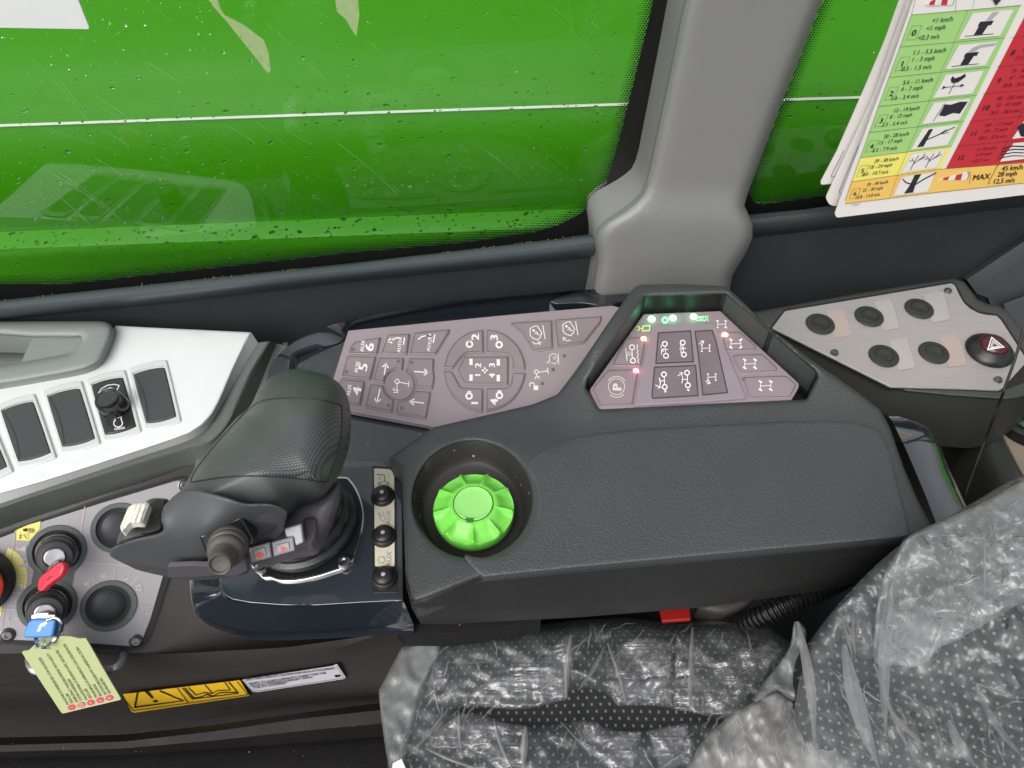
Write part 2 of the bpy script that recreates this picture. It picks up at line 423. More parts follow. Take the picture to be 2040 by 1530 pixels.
mat('armrest_black', (0.051, 0.057, 0.059), 0.46, bump=.7, bscale=850, bdist=.0009, var=.06, dust=.12)
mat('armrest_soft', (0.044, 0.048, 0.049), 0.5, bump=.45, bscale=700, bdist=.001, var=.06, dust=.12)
mat('recess_black', (0.028, 0.027, 0.025), 0.55, bump=.3, bscale=800, dust=.9, dcol=(.35, .3, .22), var=.2)
mat('knob_green', (0.17, 0.60, 0.075), 0.38, var=.02, spec=.5)
mat('knob_green_cap', (0.27, 0.64, 0.17), 0.45, var=.02)
mat('boot_rubber', (0.012, 0.013, 0.014), 0.28, bump=.15, bscale=900, var=.15)
mat('grip_smooth', (0.07, 0.075, 0.076), 0.46, bump=.12, bscale=2200, var=.05)
mat('grip_facet', (0.068, 0.071, 0.076), 0.42, bump=.15, bscale=2500, var=.04)
mat('grip_dark', (0.024, 0.024, 0.025), 0.45, bump=.15, bscale=2500)
mat('grip_purple', (0.095, 0.088, 0.10), 0.5, bump=.1, bscale=2500)
mat('rocker_cream', (0.68, 0.66, 0.58), 0.45, var=.03)
mat('rubber_taupe', (0.085, 0.078, 0.068), 0.42, var=.12, vscale=60, bump=.15)
mat('button_grey', (0.27, 0.25, 0.27), 0.4)
mat('dot_red', (0.75, 0.10, 0.05), 0.5)
mat('label_cream', (0.66, 0.62, 0.5), 0.45, var=.06, vscale=40)
mat('ink_dim', (0.22, 0.22, 0.18), 0.5)
mat('brushed_plate', (0.42, 0.40, 0.40), 0.4, metal=.35, bump=.08, bscale=300, stretch=(1, 12, 1), var=.05, dust=.2, dcol=(.2, .2, .2))
mat('plate_patch', (0.46, 0.44, 0.43), 0.45, metal=.3, var=.05)
mat('plate_patch_pink', (0.48, 0.40, 0.37), 0.45, metal=.3, var=.05)
mat('olive_plastic', (0.052, 0.056, 0.05), 0.5, bump=.2, bscale=1200)
mat('hazard_red', (0.06, 0.008, 0.012), 0.3, coat=.3)
mat('beige_panel', (0.36, 0.3, 0.23), 0.5)
mat('green_dark', (0.015, 0.05, 0.02), 0.3)
mat('buckle_red_shaded', (0.25, 0.008, 0.006), 0.4)  # red darkened to carry the shade between armrest and seat
mat('white_plastic_shaded', (0.08, 0.075, 0.07), 0.5)  # white lever plastic, coloured dark for the shade of the gap
mat('chart_green', (0.34, 0.60, 0.20), 0.45, var=.02)
mat('chart_yellow', (0.80, 0.74, 0.17), 0.45, var=.02)
mat('chart_amber', (0.80, 0.52, 0.13), 0.45, var=.02)
mat('chart_red', (0.50, 0.035, 0.05), 0.45, var=.02)
mat('ink_darkred', (0.16, 0.01, 0.02), 0.5)
mat('ink_smoke', (0.4, 0.38, 0.4), 0.5)
mat('ink_navy', (0.025, 0.025, 0.035), 0.5)
# ================================================================== materials with special nodes
def glass_mat(name, ior=1.5, tint=(0.93, 0.97, 0.94)):
    m = bpy.data.materials.new(name); m.use_nodes = True; nt = m.node_tree; nt.nodes.clear(); M[name] = m
    N, L = nt.nodes.new, nt.links.new
    o = N('ShaderNodeOutputMaterial'); mx = N('ShaderNodeMixShader'); t = N('ShaderNodeBsdfTransparent'); g = N('ShaderNodeBsdfGlossy'); f = N('ShaderNodeFresnel')
    t.inputs[0].default_value = (*tint, 1); g.inputs['Roughness'].default_value = 0.01; f.inputs[0].default_value = ior
    ge = N('ShaderNodeNewGeometry'); k = N('ShaderNodeMapRange'); k.inputs['To Min'].default_value = ior; k.inputs['To Max'].default_value = 1 / ior; L(ge.outputs['Backfacing'], k.inputs['Value']); L(k.outputs[0], f.inputs[0])
    sb = N('ShaderNodeMath'); sb.operation = 'SUBTRACT'; sb.inputs[0].default_value = 1; L(ge.outputs['Backfacing'], sb.inputs[1]); ml = N('ShaderNodeMath'); ml.operation = 'MULTIPLY'; L(f.outputs[0], ml.inputs[0]); L(sb.outputs[0], ml.inputs[1])
    f = ml; L(f.outputs[0], mx.inputs[0]); L(t.outputs[0], mx.inputs[1]); L(g.outputs[0], mx.inputs[2]); L(mx.outputs[0], o.inputs[0])
glass_mat('glass')
def film_mat(name, col, alpha, rough=0.3, nscale=30.0, contrast=0.5, bump=0.6, bscale=60.0, stretch=(1, 1, 1), spec=0.5, gl=0.1, rot=(0, 0, 0), det=4):
    """thin clear film: lets most light through, milky where crumpled, glossy creases"""
    m = bpy.data.materials.new(name); m.use_nodes = True; nt = m.node_tree; nt.nodes.clear(); M[name] = m
    N, L = nt.nodes.new, nt.links.new
    o = N('ShaderNodeOutputMaterial'); tc = N('ShaderNodeTexCoord'); mp = N('ShaderNodeMapping'); mp.inputs['Scale'].default_value = stretch; mp.inputs['Rotation'].default_value = rot
    L(tc.outputs['Object'], mp.inputs['Vector'])
    n1 = N('ShaderNodeTexNoise'); n1.inputs['Scale'].default_value = nscale; n1.inputs['Detail'].default_value = 5; n1.inputs['Distortion'].default_value = .8; L(mp.outputs[0], n1.inputs['Vector'])
    r = N('ShaderNodeMapRange'); r.inputs['From Min'].default_value = .3; r.inputs['From Max'].default_value = .7
    r.inputs['To Min'].default_value = max(0, alpha * (1 - contrast)); r.inputs['To Max'].default_value = min(1, alpha * (1 + contrast)); L(n1.outputs[0], r.inputs['Value'])
    n2 = N('ShaderNodeTexNoise'); n2.inputs['Scale'].default_value = bscale; n2.inputs['Detail'].default_value = det; n2.inputs['Distortion'].default_value = 1.0; L(mp.outputs[0], n2.inputs['Vector'])
    bp = N('ShaderNodeBump'); bp.inputs['Strength'].default_value = bump; bp.inputs['Distance'].default_value = .006; L(n2.outputs[0], bp.inputs['Height'])
    t = N('ShaderNodeBsdfTransparent'); d = N('ShaderNodeBsdfDiffuse'); tr = N('ShaderNodeBsdfTranslucent'); g = N('ShaderNodeBsdfGlossy'); g.inputs['Roughness'].default_value = rough
    d.inputs[0].default_value = (*col, 1); tr.inputs[0].default_value = (*col, 1); g.inputs[0].default_value = (.9, .9, .9, 1)
    L(bp.outputs[0], d.inputs['Normal']); L(bp.outputs[0], g.inputs['Normal'])
    a = N('ShaderNodeMixShader'); a.inputs[0].default_value = .3; L(d.outputs[0], a.inputs[1]); L(tr.outputs[0], a.inputs[2])
    b = N('ShaderNodeMixShader'); L(r.outputs[0], b.inputs[0]); L(t.outputs[0], b.inputs[1]); L(a.outputs[0], b.inputs[2])
    ge = N('ShaderNodeNewGeometry'); kk = N('ShaderNodeMapRange'); kk.inputs['To Min'].default_value = 1.5; kk.inputs['To Max'].default_value = 1 / 1.5; L(ge.outputs['Backfacing'], kk.inputs['Value'])
    fr = N('ShaderNodeFresnel'); L(kk.outputs[0], fr.inputs[0]); L(bp.outputs[0], fr.inputs['Normal'])
    ad = N('ShaderNodeMath'); ad.operation = 'ADD'; ad.inputs[1].default_value = gl; ad.use_clamp = True; L(fr.outputs[0], ad.inputs[0])
    c = N('ShaderNodeMixShader'); L(ad.outputs[0], c.inputs[0]); L(b.outputs[0], c.inputs[1]); L(g.outputs[0], c.inputs[2]); L(c.outputs[0], o.inputs[0])
    return m
film_mat('reflection_film', (0.85, 0.85, 0.55), 0.55, contrast=.1, nscale=200, bump=.1, gl=0.0)
def pattern_mat(name, base, dot, px, py, wx, wy, rough=.6, stag=True, bump=0.0, spec=0.5, rot=0.0):
    """woven dots every px by py metres, wx by wy of the cell wide, alternate rows shifted"""
    m = mat(name, base, rough, bump=0.0, var=.08, spec=spec); N, L, b = nodes(m); N = N.new; L = L.new
    tc = N('ShaderNodeTexCoord'); mp = N('ShaderNodeMapping'); mp.inputs['Rotation'].default_value = (0, 0, rot); L(tc.outputs['UV'], mp.inputs[0])
    sp = N('ShaderNodeSeparateXYZ'); L(mp.outputs[0], sp.inputs[0])
    def mt(op, a, v=None, c=None):
        n = N('ShaderNodeMath'); n.operation = op
        for i, x in enumerate((a, v, c)):
            if x is None: continue
            if isinstance(x, (int, float)): n.inputs[i].default_value = x
            else: L(x, n.inputs[i])
        return n.outputs[0]
    Y = mt('DIVIDE', sp.outputs[1], py); row = mt('FLOOR', Y); X = mt('DIVIDE', sp.outputs[0], px)
    if stag: X = mt('ADD', X, mt('MULTIPLY', mt('MODULO', row, 2.0), .5))
    fx = mt('ABSOLUTE', mt('SUBTRACT', mt('FRACT', X), .5)); fy = mt('ABSOLUTE', mt('SUBTRACT', mt('FRACT', Y), .5))
    k = mt('MULTIPLY', mt('LESS_THAN', fx, wx / 2), mt('LESS_THAN', fy, wy / 2))
    old = b.inputs['Base Color'].links[0].from_socket; mc = N('ShaderNodeMix'); mc.data_type = 'RGBA'
    L(k, mc.inputs[0]); L(old, mc.inputs[6]); mc.inputs[7].default_value = (*dot, 1); L(mc.outputs[2], b.inputs['Base Color'])
    if bump:
        bp = N('ShaderNodeBump'); bp.inputs['Strength'].default_value = bump; bp.inputs['Distance'].default_value = .0006
        s = mt('MULTIPLY', mt('SUBTRACT', .5, fx), mt('SUBTRACT', .5, fy)); L(s, bp.inputs['Height']); L(bp.outputs[0], b.inputs['Normal'])
    return m
pattern_mat('woven_panel', (0.022, 0.026, 0.028), (0.048, 0.053, 0.056), .0016, .0013, .45, .5, bump=.6)
pattern_mat('seat_fabric', (0.007, 0.008, 0.009), (0.14, 0.14, 0.145), .0056, .0042, .24, .40, rough=.85)
pattern_mat('grip_pad', (0.045, 0.049, 0.05), (0.13, 0.138, 0.138), .0014, .0011, .6, .6, rough=.35, bump=1.0)
def uv_plane(o, pl):
    """UVs in metres measured in a plane"""
    me = o.data; uv = me.uv_layers.new(name='UVMap'); L = np.array(root_of(o).location) if o.parent else np.array(o.location)
    co = np.empty(len(me.vertices) * 3); me.vertices.foreach_get('co', co); W = co.reshape(-1, 3) + L; p2 = pl.to2(W)
    li = np.empty(len(me.loops), int); me.loops.foreach_get('vertex_index', li); uv.data.foreach_set('uv', p2[li].ravel()); return o
def band(lines, fns, n=40, mb=None, mi=0):
    """lofts through traced lines; each line has its own map from pixels to points"""
    mb = mb or MB(); rows = [fn(resample(l, n=n)) for l, fn in zip(lines, fns)]
    return mb.grid(rows, False, mi, flip=True)
def lerpline(a, b, t, n=40):
    a, b = resample(a, n=n), resample(b, n=n); return a * (1 - t) + b * t

# ================================================================== wall plane of the cab side
_a = HZ(.005).hit([(0, 605)])[0]; _b = HZ(.005).hit([(1190, 512)])[0]; _dd = (_b - _a) / np.linalg.norm(_b - _a)
WL = Pl(_a, (_dd[1], -_dd[0], 0), _dd)
GL = WL.off(-.018)      # window glass

# ================================================================== outside: the green machine body
hood = empty('engine_hood', (0, .9, -.6), 'glossy lime green engine hood outside the rainy side window, with a thin white pinstripe', 'engine hood')
HP = Pl(HZ(-.183).hit([(600, 440)])[0], (-.03, -.99, .04))
def hoff(uv):
    dv = uv[:, 1] - (464 - .0405 * uv[:, 0]); t = -np.minimum(dv, 0) / 460; return .07 * t - .20 * t * t
us = np.linspace(-1500, 3600, 60); vs0 = 464 - .0405 * us
mb = MB(); rows = []
_t = np.stack([us, vs0 - 560], 1); _t = HP.hit(_t, hoff(_t)); rows += [_t + np.array([0, 3.0, .15]), _t + np.array([0, .5, .10]), _t + np.array([0, .06, .03])]
for dv in (-560, -460, -400, -340, -280, -220, -160, -110, -70, -40, -20, -10, -8.5): _r = np.stack([us, vs0 + dv], 1); rows.append(HP.hit(_r, hoff(_r)))
e0 = HP.hit(np.stack([us, vs0 - 4], 1))
lip = np.array([0, -1.0, 0])
for a, b in ((.0015, -.0006), (.0025, -.0011), (.010, -.0050), (.0175, -.0098), (.0205, -.013), (.022, -.018), (.022, -.03), (.018, -.06), (.015, -.10), (-.02, -.2), (-.05, -.7)):
    rows.append(e0 + lip * a + np.array([0, 0, b]))
mb.grid(rows, flip=True); hb = mb.build('body_panel', 'green_paint', hood, sharp=22)
_l = resample([(-900, 282), (0, 250), (760, 223.5), (1258, 207), (1710, 194), (2900, 152)], n=60); _u, _w = _l - (0, 2.6), _l + (0, 2.6)
MB().grid([HP.hit(_u, hoff(_u) + .001), HP.hit(_u, hoff(_u) + .002), HP.hit(_w, hoff(_w) + .002), HP.hit(_w, hoff(_w) + .001)], flip=True).build('pinstripe', 'white_stripe', hood)

# ================================================================== windows
def frit_ring(parent, opening, outer, inside_left=True, dots=None):
    mb = MB(); mb.slab(GL.off(.0012), outer, .001, holes=[opening]); mb.build('frit_border', 'frit', parent)
    op = np.array(opening); lo, hi = op.min(0), op.max(0); D = MB(); s = 5.6; rows_ = int((hi[1] - lo[1]) / (s * .8)) + 1; k = 0
    G = []
    for r in range(rows_):
        y = lo[1] + r * s * .8
        for x in np.arange(lo[0] + (r % 2) * s / 2, hi[0], s): G.append((x, y))
    G = np.array(G); G = G[(G[:, 0] > -20) & (G[:, 0] < 2080) & (G[:, 1] > -20)]
    G = G[inside(G, op)]; d = dist(G, dots if dots is not None else op, closed=dots is None); lim = 24
    G, d = G[d < lim], d[d < lim]
    V, F = [], []
    for (x, y), e in zip(G, d):
        rad = 2.75 * (1 - e / lim) ** .55
        if rad < .55: continue
        b = len(V); V += [(x + rad * math.cos(a), y + rad * .92 * math.sin(a)) for a in np.radians(range(30, 390, 60))]; F.append(tuple(range(b + 5, b - 1, -1)))
    W = GL.hit(V, .0013); D.add(W, F); D.build('frit_dots', 'frit', parent, smooth_=False)
def raindrops(parent_name, n, poly, seed, label):
    r = np.random.default_rng(seed); lo, hi = np.min(poly, 0), np.max(poly, 0); D = MB(); got = 0; bk = GL.off(-.0055)
    while got < n:
        u, v = r.uniform(lo[0], hi[0]), r.uniform(lo[1], hi[1]); k = r.random()
        w = .25 + .5 * math.exp(-((v - (250 - .034 * u + 15)) / 30) ** 2) + 1.0 * math.exp(-((v - (470 - .04 * u)) / 25) ** 2) + .3 * max(0, (v - 100) / 400)
        if k > w or not inside([(u, v)], poly)[0]: continue
        rad = r.choice([1.1, 1.6, 2.2, 3.0, 4.4], p=[.3, .32, .23, .11, .04]); el = r.uniform(1.0, 1.9); ang = r.uniform(-35, 10)
        o = circ((u, v), rad * el, rad * .75, n=10, rot=ang); m = circ((u, v), rad * el * .62, rad * .46, n=10, rot=ang)
        hgt = rad * 0.00016
        D.grid([bk.hit(o, 0) , bk.off(-hgt * .8).hit(m)], True); D.add(bk.off(-hgt * .8).hit(m), [range(10)]); got += 1
    o = D.build(parent_name, 'water_drop', None, sharp=80); tag(o, label, 'raindrops', kind='stuff')
m = mat('water_drop', (1, 1, 1), 0.02, var=0); b = nodes(m)[2]; b.inputs['Transmission Weight'].default_value = 1; b.inputs['IOR'].default_value = 1.2

win = empty('side_window', tuple(GL.hit([(600, 500)])[0]), 'large rain-spotted side window with a dotted black border, left of the grey pillar', 'window')
op1 = rounded([(-900, 600), (0, 567), (137, 566), (700, 504), (920, 484), (1060, 464), (1116, 448), (1158, 426), (1188, 398), (1208, 366), (1226, 309), (1260, 176), (1287, 66), (1302, 0), (1350, -240), (-900, -240)], 6)
mb = MB(); mb.slab(GL, [(-950, 700), (0, 640), (1250, 520), (1290, 400), (1330, 200), (1420, -260), (-950, -260)], .005); mb.build('glass_pane', 'glass', win)
frit_ring(win, op1, [(-950, 690), (0, 630), (1250, 515), (1320, 400), (1400, 100), (1440, -250), (-950, -250)],
          dots=[(-900, 600), (0, 567), (137, 566), (700, 504), (920, 484), (1060, 464), (1116, 448), (1158, 426), (1188, 398), (1208, 366), (1226, 309), (1260, 176), (1287, 66), (1302, 0), (1320, -90)])
film_mat('scratch_film', (.9, .95, .8), .07, contrast=.9, nscale=60, bump=0, gl=0)
_p = Print(GL, None, .0002); _r = np.random.default_rng(11)
for _ in range(30):
    x, y = _r.uniform(40, 1180), _r.uniform(-20, 430); L_ = _r.uniform(30, 230); a = math.radians(_r.normal(33, 6)); n_ = 8
    pts = [(x + L_ * t * math.cos(a + .08 * t), y + L_ * t * math.sin(a + .08 * t)) for t in np.linspace(0, 1, n_)]
    if inside([pts[-1]], op1)[0] and inside([pts[0]], op1)[0]: _p.line(pts, _r.uniform(.8, 1.7))
_o = _p.build('scratches', 'scratch_film', win); _o['kind'] = 'stuff'
raindrops('raindrops', 1500, [(-10, -10), (1300, -10), (1215, 370), (1150, 430), (900, 480), (130, 560), (-10, 560)], 3, 'small clear raindrops scattered over the large side window')
win2 = empty('rear_window', tuple(GL.hit([(1600, 400)])[0]), 'narrow rear side window with dotted black border, between grey pillar and wind charts', 'window')
op2 = rounded([(1720, -240), (1640, 0), (1604, 86), (1566, 187), (1523, 293), (1496, 362), (1493, 385), (1500, 402), (1520, 408), (1644, 390), (2040, 335), (2600, 255), (2600, -240)], 5)
mb = MB(); mb.slab(GL, [(1690, -260), (1440, 450), (1500, 470), (2700, 330), (2700, -260)], .005); mb.build('glass_pane', 'glass', win2)
frit_ring(win2, op2, [(1650, -250), (1540, 100), (1430, 440), (1500, 460), (2700, 300), (2700, -250)],
          dots=[(1680, -100), (1640, 0), (1604, 86), (1566, 187), (1523, 293), (1496, 362), (1493, 385), (1500, 402), (1520, 408), (1644, 390), (2040, 335)])
raindrops('raindrops', 70, [(1640, -5), (1560, 210), (1500, 400), (1640, 385), (1780, -5)], 5, 'few small raindrops on the narrow rear side window')

film_mat('sticker_bright', (0.93, 0.94, 0.94), 1.0, contrast=0, bump=0, gl=0)
o = MB().slab(GL.off(.0022), rounded(q('K', (-300, -260), (330, -260), (418, 0), (477, 150), (470, 156), (0, 148), (-300, 146)), 3), .0012).build('window_sticker', 'sticker_bright', None)
tag(o, 'blank bright white sticker in the top left corner of the side window', 'sticker')
for pts, lab in ((((1060, -90), (1150, -60), (1175, 40), (1200, 82), (1300, 132), (1410, 215), (1435, 280), (1447, 380), (1432, 392), (1330, 262), (1220, 125), (1140, 35)), 'long thin pale patch drawn as a reflection on the upper side window'),
                 (((1780, -80), (1930, -70), (1915, 0), (1922, 80), (1905, 195), (1888, 170), (1850, 105), (1802, 62)), 'short pointed pale patch drawn as a reflection at the top edge of the side window')):
    o = MB().slab(GL.off(-.0056), q('K', *pts), .0004).build('reflection_patch', 'reflection_film', None); tag(o, lab, 'painted reflection', 'painted reflections on the side window')  # pale translucent patches stand in for window reflections in the glass

# ================================================================== side wall trim below the windows
wall = empty('side_wall', tuple(WL.hit([(800, 560)])[0]), 'dark side wall trim with a rounded vinyl sill rail and woven panel below the windows', 'wall trim')
rt = [(-700, 668), (0, 598), (274, 569), (700, 524), (1100, 477), (1250, 455)]; rb = [(-700, 712), (0, 638), (377, 600), (700, 562), (1190, 512), (1260, 503)]
def rail(rt, rb, hh=.016):
    ls = [lerpline(rt, rb, t) for t in (0, .02, .1, .22, .36, .5, .64, .78, .9, 1)]; hs_ = [-.02, .004, .5, .78, .95, 1, .97, .82, .5, .0]
    return band(ls, [lambda p, k=k: WL.hit(p, hh * k if k > 0 else k) for k in hs_])
rail(rt, rb).build('sill_rail', 'rail_vinyl', wall)
rail([(1440, 432), (1600, 417), (1800, 390), (2200, 335), (2500, 300)], [(1440, 480), (1619, 460), (1780, 443), (2040, 412), (2500, 357)], .010).build('sill_rail', 'dark_trim', wall)
mb = MB(); mb.slab(WL, [(-700, 705), (0, 630), (1190, 505), (1340, 490), (1340, 1190), (-700, 1190)], .01)
uv_plane(mb.build('woven_panel', 'woven_panel', wall), Pl(WL.p, WL.n, WL.x))
mb = MB(); mb.slab(WL, [(1345, 480), (1500, 470), (2040, 408), (2500, 350), (2500, 1190), (1345, 1190)], .01); mb.build('lower_panel', 'dark_trim', wall)
# dirt line along the glass seal
mb = MB(); r = np.random.default_rng(4)
for i in range(70):
    t = r.random(); p = resample([(0, 599), (274, 570), (700, 525), (1180, 468)], n=400)[int(t * 399)] + r.normal(0, 1.3, 2) + (0, 1)
    s = r.uniform(.4, 1.2); mb.slab(WL.off(.004), circ(p, s * 1.5, s, n=6), .001)
mb.build('grit', mat('grit', (.16, .09, .055), .8, var=.3), wall)
# blue-grey corner trim on the right
ct = empty('corner_trim', tuple(WL.hit([(2000, 560)])[0]), 'blue-grey moulded corner trim at the right edge above the hazard panel', 'trim')
mb = MB(); ls = [[(1918, 552), (2040, 472), (2200, 370)], [(1926, 557), (2040, 481), (2200, 380)], [(1946, 585), (2040, 520), (2200, 420)], [(1968, 593), (2040, 541), (2200, 440)], [(1985, 640), (2040, 577), (2200, 480)], [(2030, 760), (2060, 720), (2200, 620)]]
band(ls, [lambda p, h=h: WL.hit(p, h) for h in (0, .014, .014, .004, .004, .012)], mb=mb); mb.build('moulding', 'blue_grey_trim', ct, sharp=20)
mb = MB(); band([[(2000, 605), (2040, 590), (2200, 500)], [(2040, 800), (2100, 760), (2200, 700)]], [lambda p: WL.hit(p, .02), lambda p: WL.hit(p, .02)], mb=mb); mb.build('facet', 'blue_grey_trim', ct)

# ================================================================== pillar
pillar = empty('cab_pillar', tuple(WL.hit([(1330, 560)])[0]), 'broad light grey cab pillar flaring at its foot between the two windows', 'pillar')
pp = smooth([(1470, -330), (1408, -130), (1364, 0), (1336, 130), (1302, 290), (1282, 372), (1250, 408), (1206, 438), (1186, 462), (1188, 495), (1190, 515), (1178, 590), (1165, 700), (1290, 720), (1440, 660), (1455, 560), (1480, 515), (1497, 480), (1500, 452), (1490, 425), (1483, 408), (1510, 330), (1560, 200), (1600, 100), (1640, 0), (1700, -140), (1770, -330)], n=4)
sheet(pp, WL.off(.030), h=lambda p, e: .006 * np.clip((p[:, 1] - 380) / 60, 0, 1), step=22, edge=28, drop=.017, skirt=.04).build('pillar_cover', 'pillar_grey', pillar, sharp=60)

# ================================================================== wind charts hanging in front of the rear window
def Hq(*p): return q('H', *p)
def card(name, px, off, label):
    t = empty(name, tuple(WL.off(off).hit([px[0]])[0]), label, 'chart card', 'wind chart cards hanging by the rear window'); mb = MB(); mb.slab(WL.off(off), px, .0007); mb.build('card', 'paper_white', t); return t
c3 = card('wind_chart', rounded(Hq((1120, -140), (1085, 0), (980, 290), (830, 640), (650, 1050), (538, 1262), (545, 1280), (700, 1265), (1100, 900), (1500, -140)), 2), .028, 'rearmost wind chart card, only its plain white left edge showing behind the others')
pr = Print(WL.off(.028)); pr.line(Hq((700, 1040), (612, 1215), (612, 1225), (660, 1220)), .8); pr.build('border_line', 'ink', c3)
c2 = card('wind_chart', rounded(Hq((1190, -140), (1140, 0), (900, 680), (720, 1060), (573, 1370), (600, 1418), (640, 1428), (900, 1350), (1400, 500), (1600, -140)), 4), .034, 'middle wind chart card, white edge between the coloured front card and the rearmost one')
pr = Print(WL.off(.034)); pr.line(Hq((800, 1010), (668, 1325), (672, 1340), (690, 1345)), .8); pr.build('border_line', 'ink', c2)
CH = WL.off(.042)
chart = card('wind_chart', rounded(Hq((1225, -140), (1180, 0), (1040, 400), (635, 1482), (650, 1508), (1947, 1350), (2700, 1250), (3200, -140)), 4), .042, 'front wind speed chart with green, yellow, amber and red rows of numbers and pictograms')
Lr = np.array([(1200, -60), (1168, 103), (1092, 325), (1012, 537), (942, 738), (875, 918), (813, 1093), (750, 1260), (708, 1412)], float)
Rr = np.array([(1960, -100), (1925, 38), (1812, 262), (1712, 465), (1620, 660), (1530, 840), (1445, 1015), (1370, 1170), (1310, 1336)], float)
def cp(k, s, t):
    a = Lr[k] * (1 - t) + Lr[k + 1] * t; b = Rr[k] * (1 - t) + Rr[k + 1] * t; return tuple(a * (1 - s) + b * s)
def cell(k0, k1, s0, s1): return [cp(k0, s0, 0), cp(k0, s1, 0), cp(k1, s1, 1), cp(k1, s0, 1)]
P1 = Print(CH, 'H', .0003); P1.fill(cell(1, 5, 0, 1)); P1.build('green_rows', 'chart_green', chart)
P1 = Print(CH, 'H', .0003); P1.fill(cell(6, 6, 0, 1)); P1.build('yellow_row', 'chart_yellow', chart)
P1 = Print(CH, 'H', .0003); P1.fill([(750, 1260), (1370, 1172), (1947, 1128), (2700, 1060), (2700, 1160), (1947, 1270), (1330, 1336), (720, 1413), (708, 1395)]); P1.build('amber_row', 'chart_amber', chart)
RL = np.array([(1990, 40), (1855, 262), (1755, 462), (1665, 650), (1575, 840), (1490, 1012), (1405, 1170)], float); RR = RL + np.array([(640, -60), (640, -60), (640, -60), (640, -60), (640, -60), (640, -60), (640, -60)])
P1 = Print(CH, 'H', .0003); P1.fill([tuple(RL[0]), tuple(RR[0]), tuple(RR[-1] + (0, -30)), (1947, 1125), (1405, 1170)]); P1.build('red_block', 'chart_red', chart)
WH = Print(CH, 'H', .0006); INK = Print(CH, 'H', .0008); NUM = Print(CH, 'H', .0008); SM = Print(CH, 'H', .0007)
rt_ = [None, ('<1 km/h', '<1 mph', '<0.3 m/s'), ('1.1 - 5.5 km/h', '1 - 3 mph', '0.3 - 1.5 m/s'), ('5.6 - 11 km/h', '4 - 7 mph', '1.6 - 3.4 m/s'), ('12 - 19 km/h', '8 - 12 mph', '3.5 - 5.4 m/s'),
       ('20 - 28 km/h', '13 - 17 mph', '5.5 - 7.9 m/s'), ('29 - 38 km/h', '18 - 24 mph', '8.0 - 10.7 m/s'), ('39 - 49 km/h', '25 - 30 mph', '10.8 - 13.8 m/s')]
for k in range(1, 8):
    up = Lr[k] - Lr[k + 1]; d = Rr[k] - Lr[k]; ht = np.linalg.norm(up); sz = ht * .215
    for j, s in enumerate(rt_[k]): NUM.text(s, cp(k, .315 - .035 * j, .24 + .26 * j), sz, d, up, wide=.86, bold=.008)
    NUM.text(str(k - 1), cp(k, .085, .58), sz * 1.25, d, up, bold=.03)
    b = [cp(k, .045, .36), cp(k, .135, .36), cp(k, .125, .8), cp(k, .035, .8)]; NUM.line(b, 1.6, True)
    INK.line([cp(k, 0, 0), cp(k, 1.0, 0)], 2.2); INK.line([cp(k, .52, 0), cp(k, .51, 1)], 1.5)
    WH.fill([cp(k, .575, .10), cp(k, .955, .10), cp(k, .945, .92), cp(k, .545, .92)]); SM.line([cp(k, .575, .10), cp(k, .955, .10), cp(k, .945, .92), cp(k, .545, .92)], 1.6, True)
INK.line([(1168, 103), (1935, 36)], 2); INK.line([(1370, 1172), (1947, 1128), (2400, 1090)], 2); INK.line([(705, 1412), (1310, 1336), (1947, 1268), (2400, 1215)], 2); INK.line([(1205, -40), (1168, 103), (1012, 537), (813, 1093), (708, 1390)], 2)
INK.line([(1640, -140), (1590, 60)], 1.5)
def pic(k, pts, s=None): return [cp(k, .545 + .4 * x + .03 * (1 - y), .1 + .82 * y) for x, y in pts]
chim = [(.3, .38), (.62, .38), (.62, .55), (.55, .55), (.53, .88), (.33, .88), (.33, .55), (.3, .55)]
for k in (1, 2):
    INK.fill(pic(k, chim)); INK.line(pic(k, [(.12, .9), (.8, .9)]), 5)
SK = Print(CH, 'H', .0007); SK.fill(pic(1, [(.42, .36), (.55, .36), (.64, .05), (.46, .05)])); SK.fill(pic(2, [(.34, .36), (.5, .36), (.6, .22), (.9, .2), (.97, .06), (.55, .08), (.38, .2)]))
INK.lines([pic(3, [(.36, .9), (.36, .3)]), pic(3, [(.12, .58), (.6, .58)])], 5); INK.fill(pic(3, [(.2, .1), (.3, .22), (.42, .16), (.5, .05), (.56, .2), (.44, .42), (.28, .42), (.2, .25)]))
INK.fill(pic(3, [(.1, .5), (.2, .58), (.1, .66)])); INK.fill(pic(3, [(.55, .5), (.66, .58), (.55, .66)]))
INK.fill(pic(4, [(.32, .14), (.5, .2), (.7, .1), (.92, .14), (.9, .7), (.7, .62), (.52, .74), (.34, .66)])); INK.line(pic(4, [(.3, .1), (.28, .92)]), 4)
INK.fill(pic(5, [(.2, .08), (.31, .08), (.32, .92), (.14, .92)])); INK.line(pic(5, [(.27, .62), (.55, .42), (.9, .12)]), 7); INK.line(pic(5, [(.58, .4), (.7, .18)]), 5); INK.line(pic(5, [(.62, .4), (.82, .36)]), 4)
for ox in (.0, .42): INK.lines([pic(6, [(.24 + ox, .92), (.22 + ox, .5), (.08 + ox, .25)]), pic(6, [(.22 + ox, .6), (.38 + ox, .3), (.4 + ox, .08)]), pic(6, [(.3 + ox, .45), (.48 + ox, .25)]), pic(6, [(.22 + ox, .5), (.24 + ox, .15)]), pic(6, [(.16 + ox, .4), (.05 + ox, .4)])], 4.5)
INK.fill(pic(7, [(.36, .0), (.55, .0), (.52, .5), (.56, .95), (.3, .95), (.36, .5)])); INK.line(pic(7, [(.42, .5), (.2, .35), (.05, .12)]), 9); INK.line(pic(7, [(.5, .55), (.7, .3), (.98, .05)]), 9)
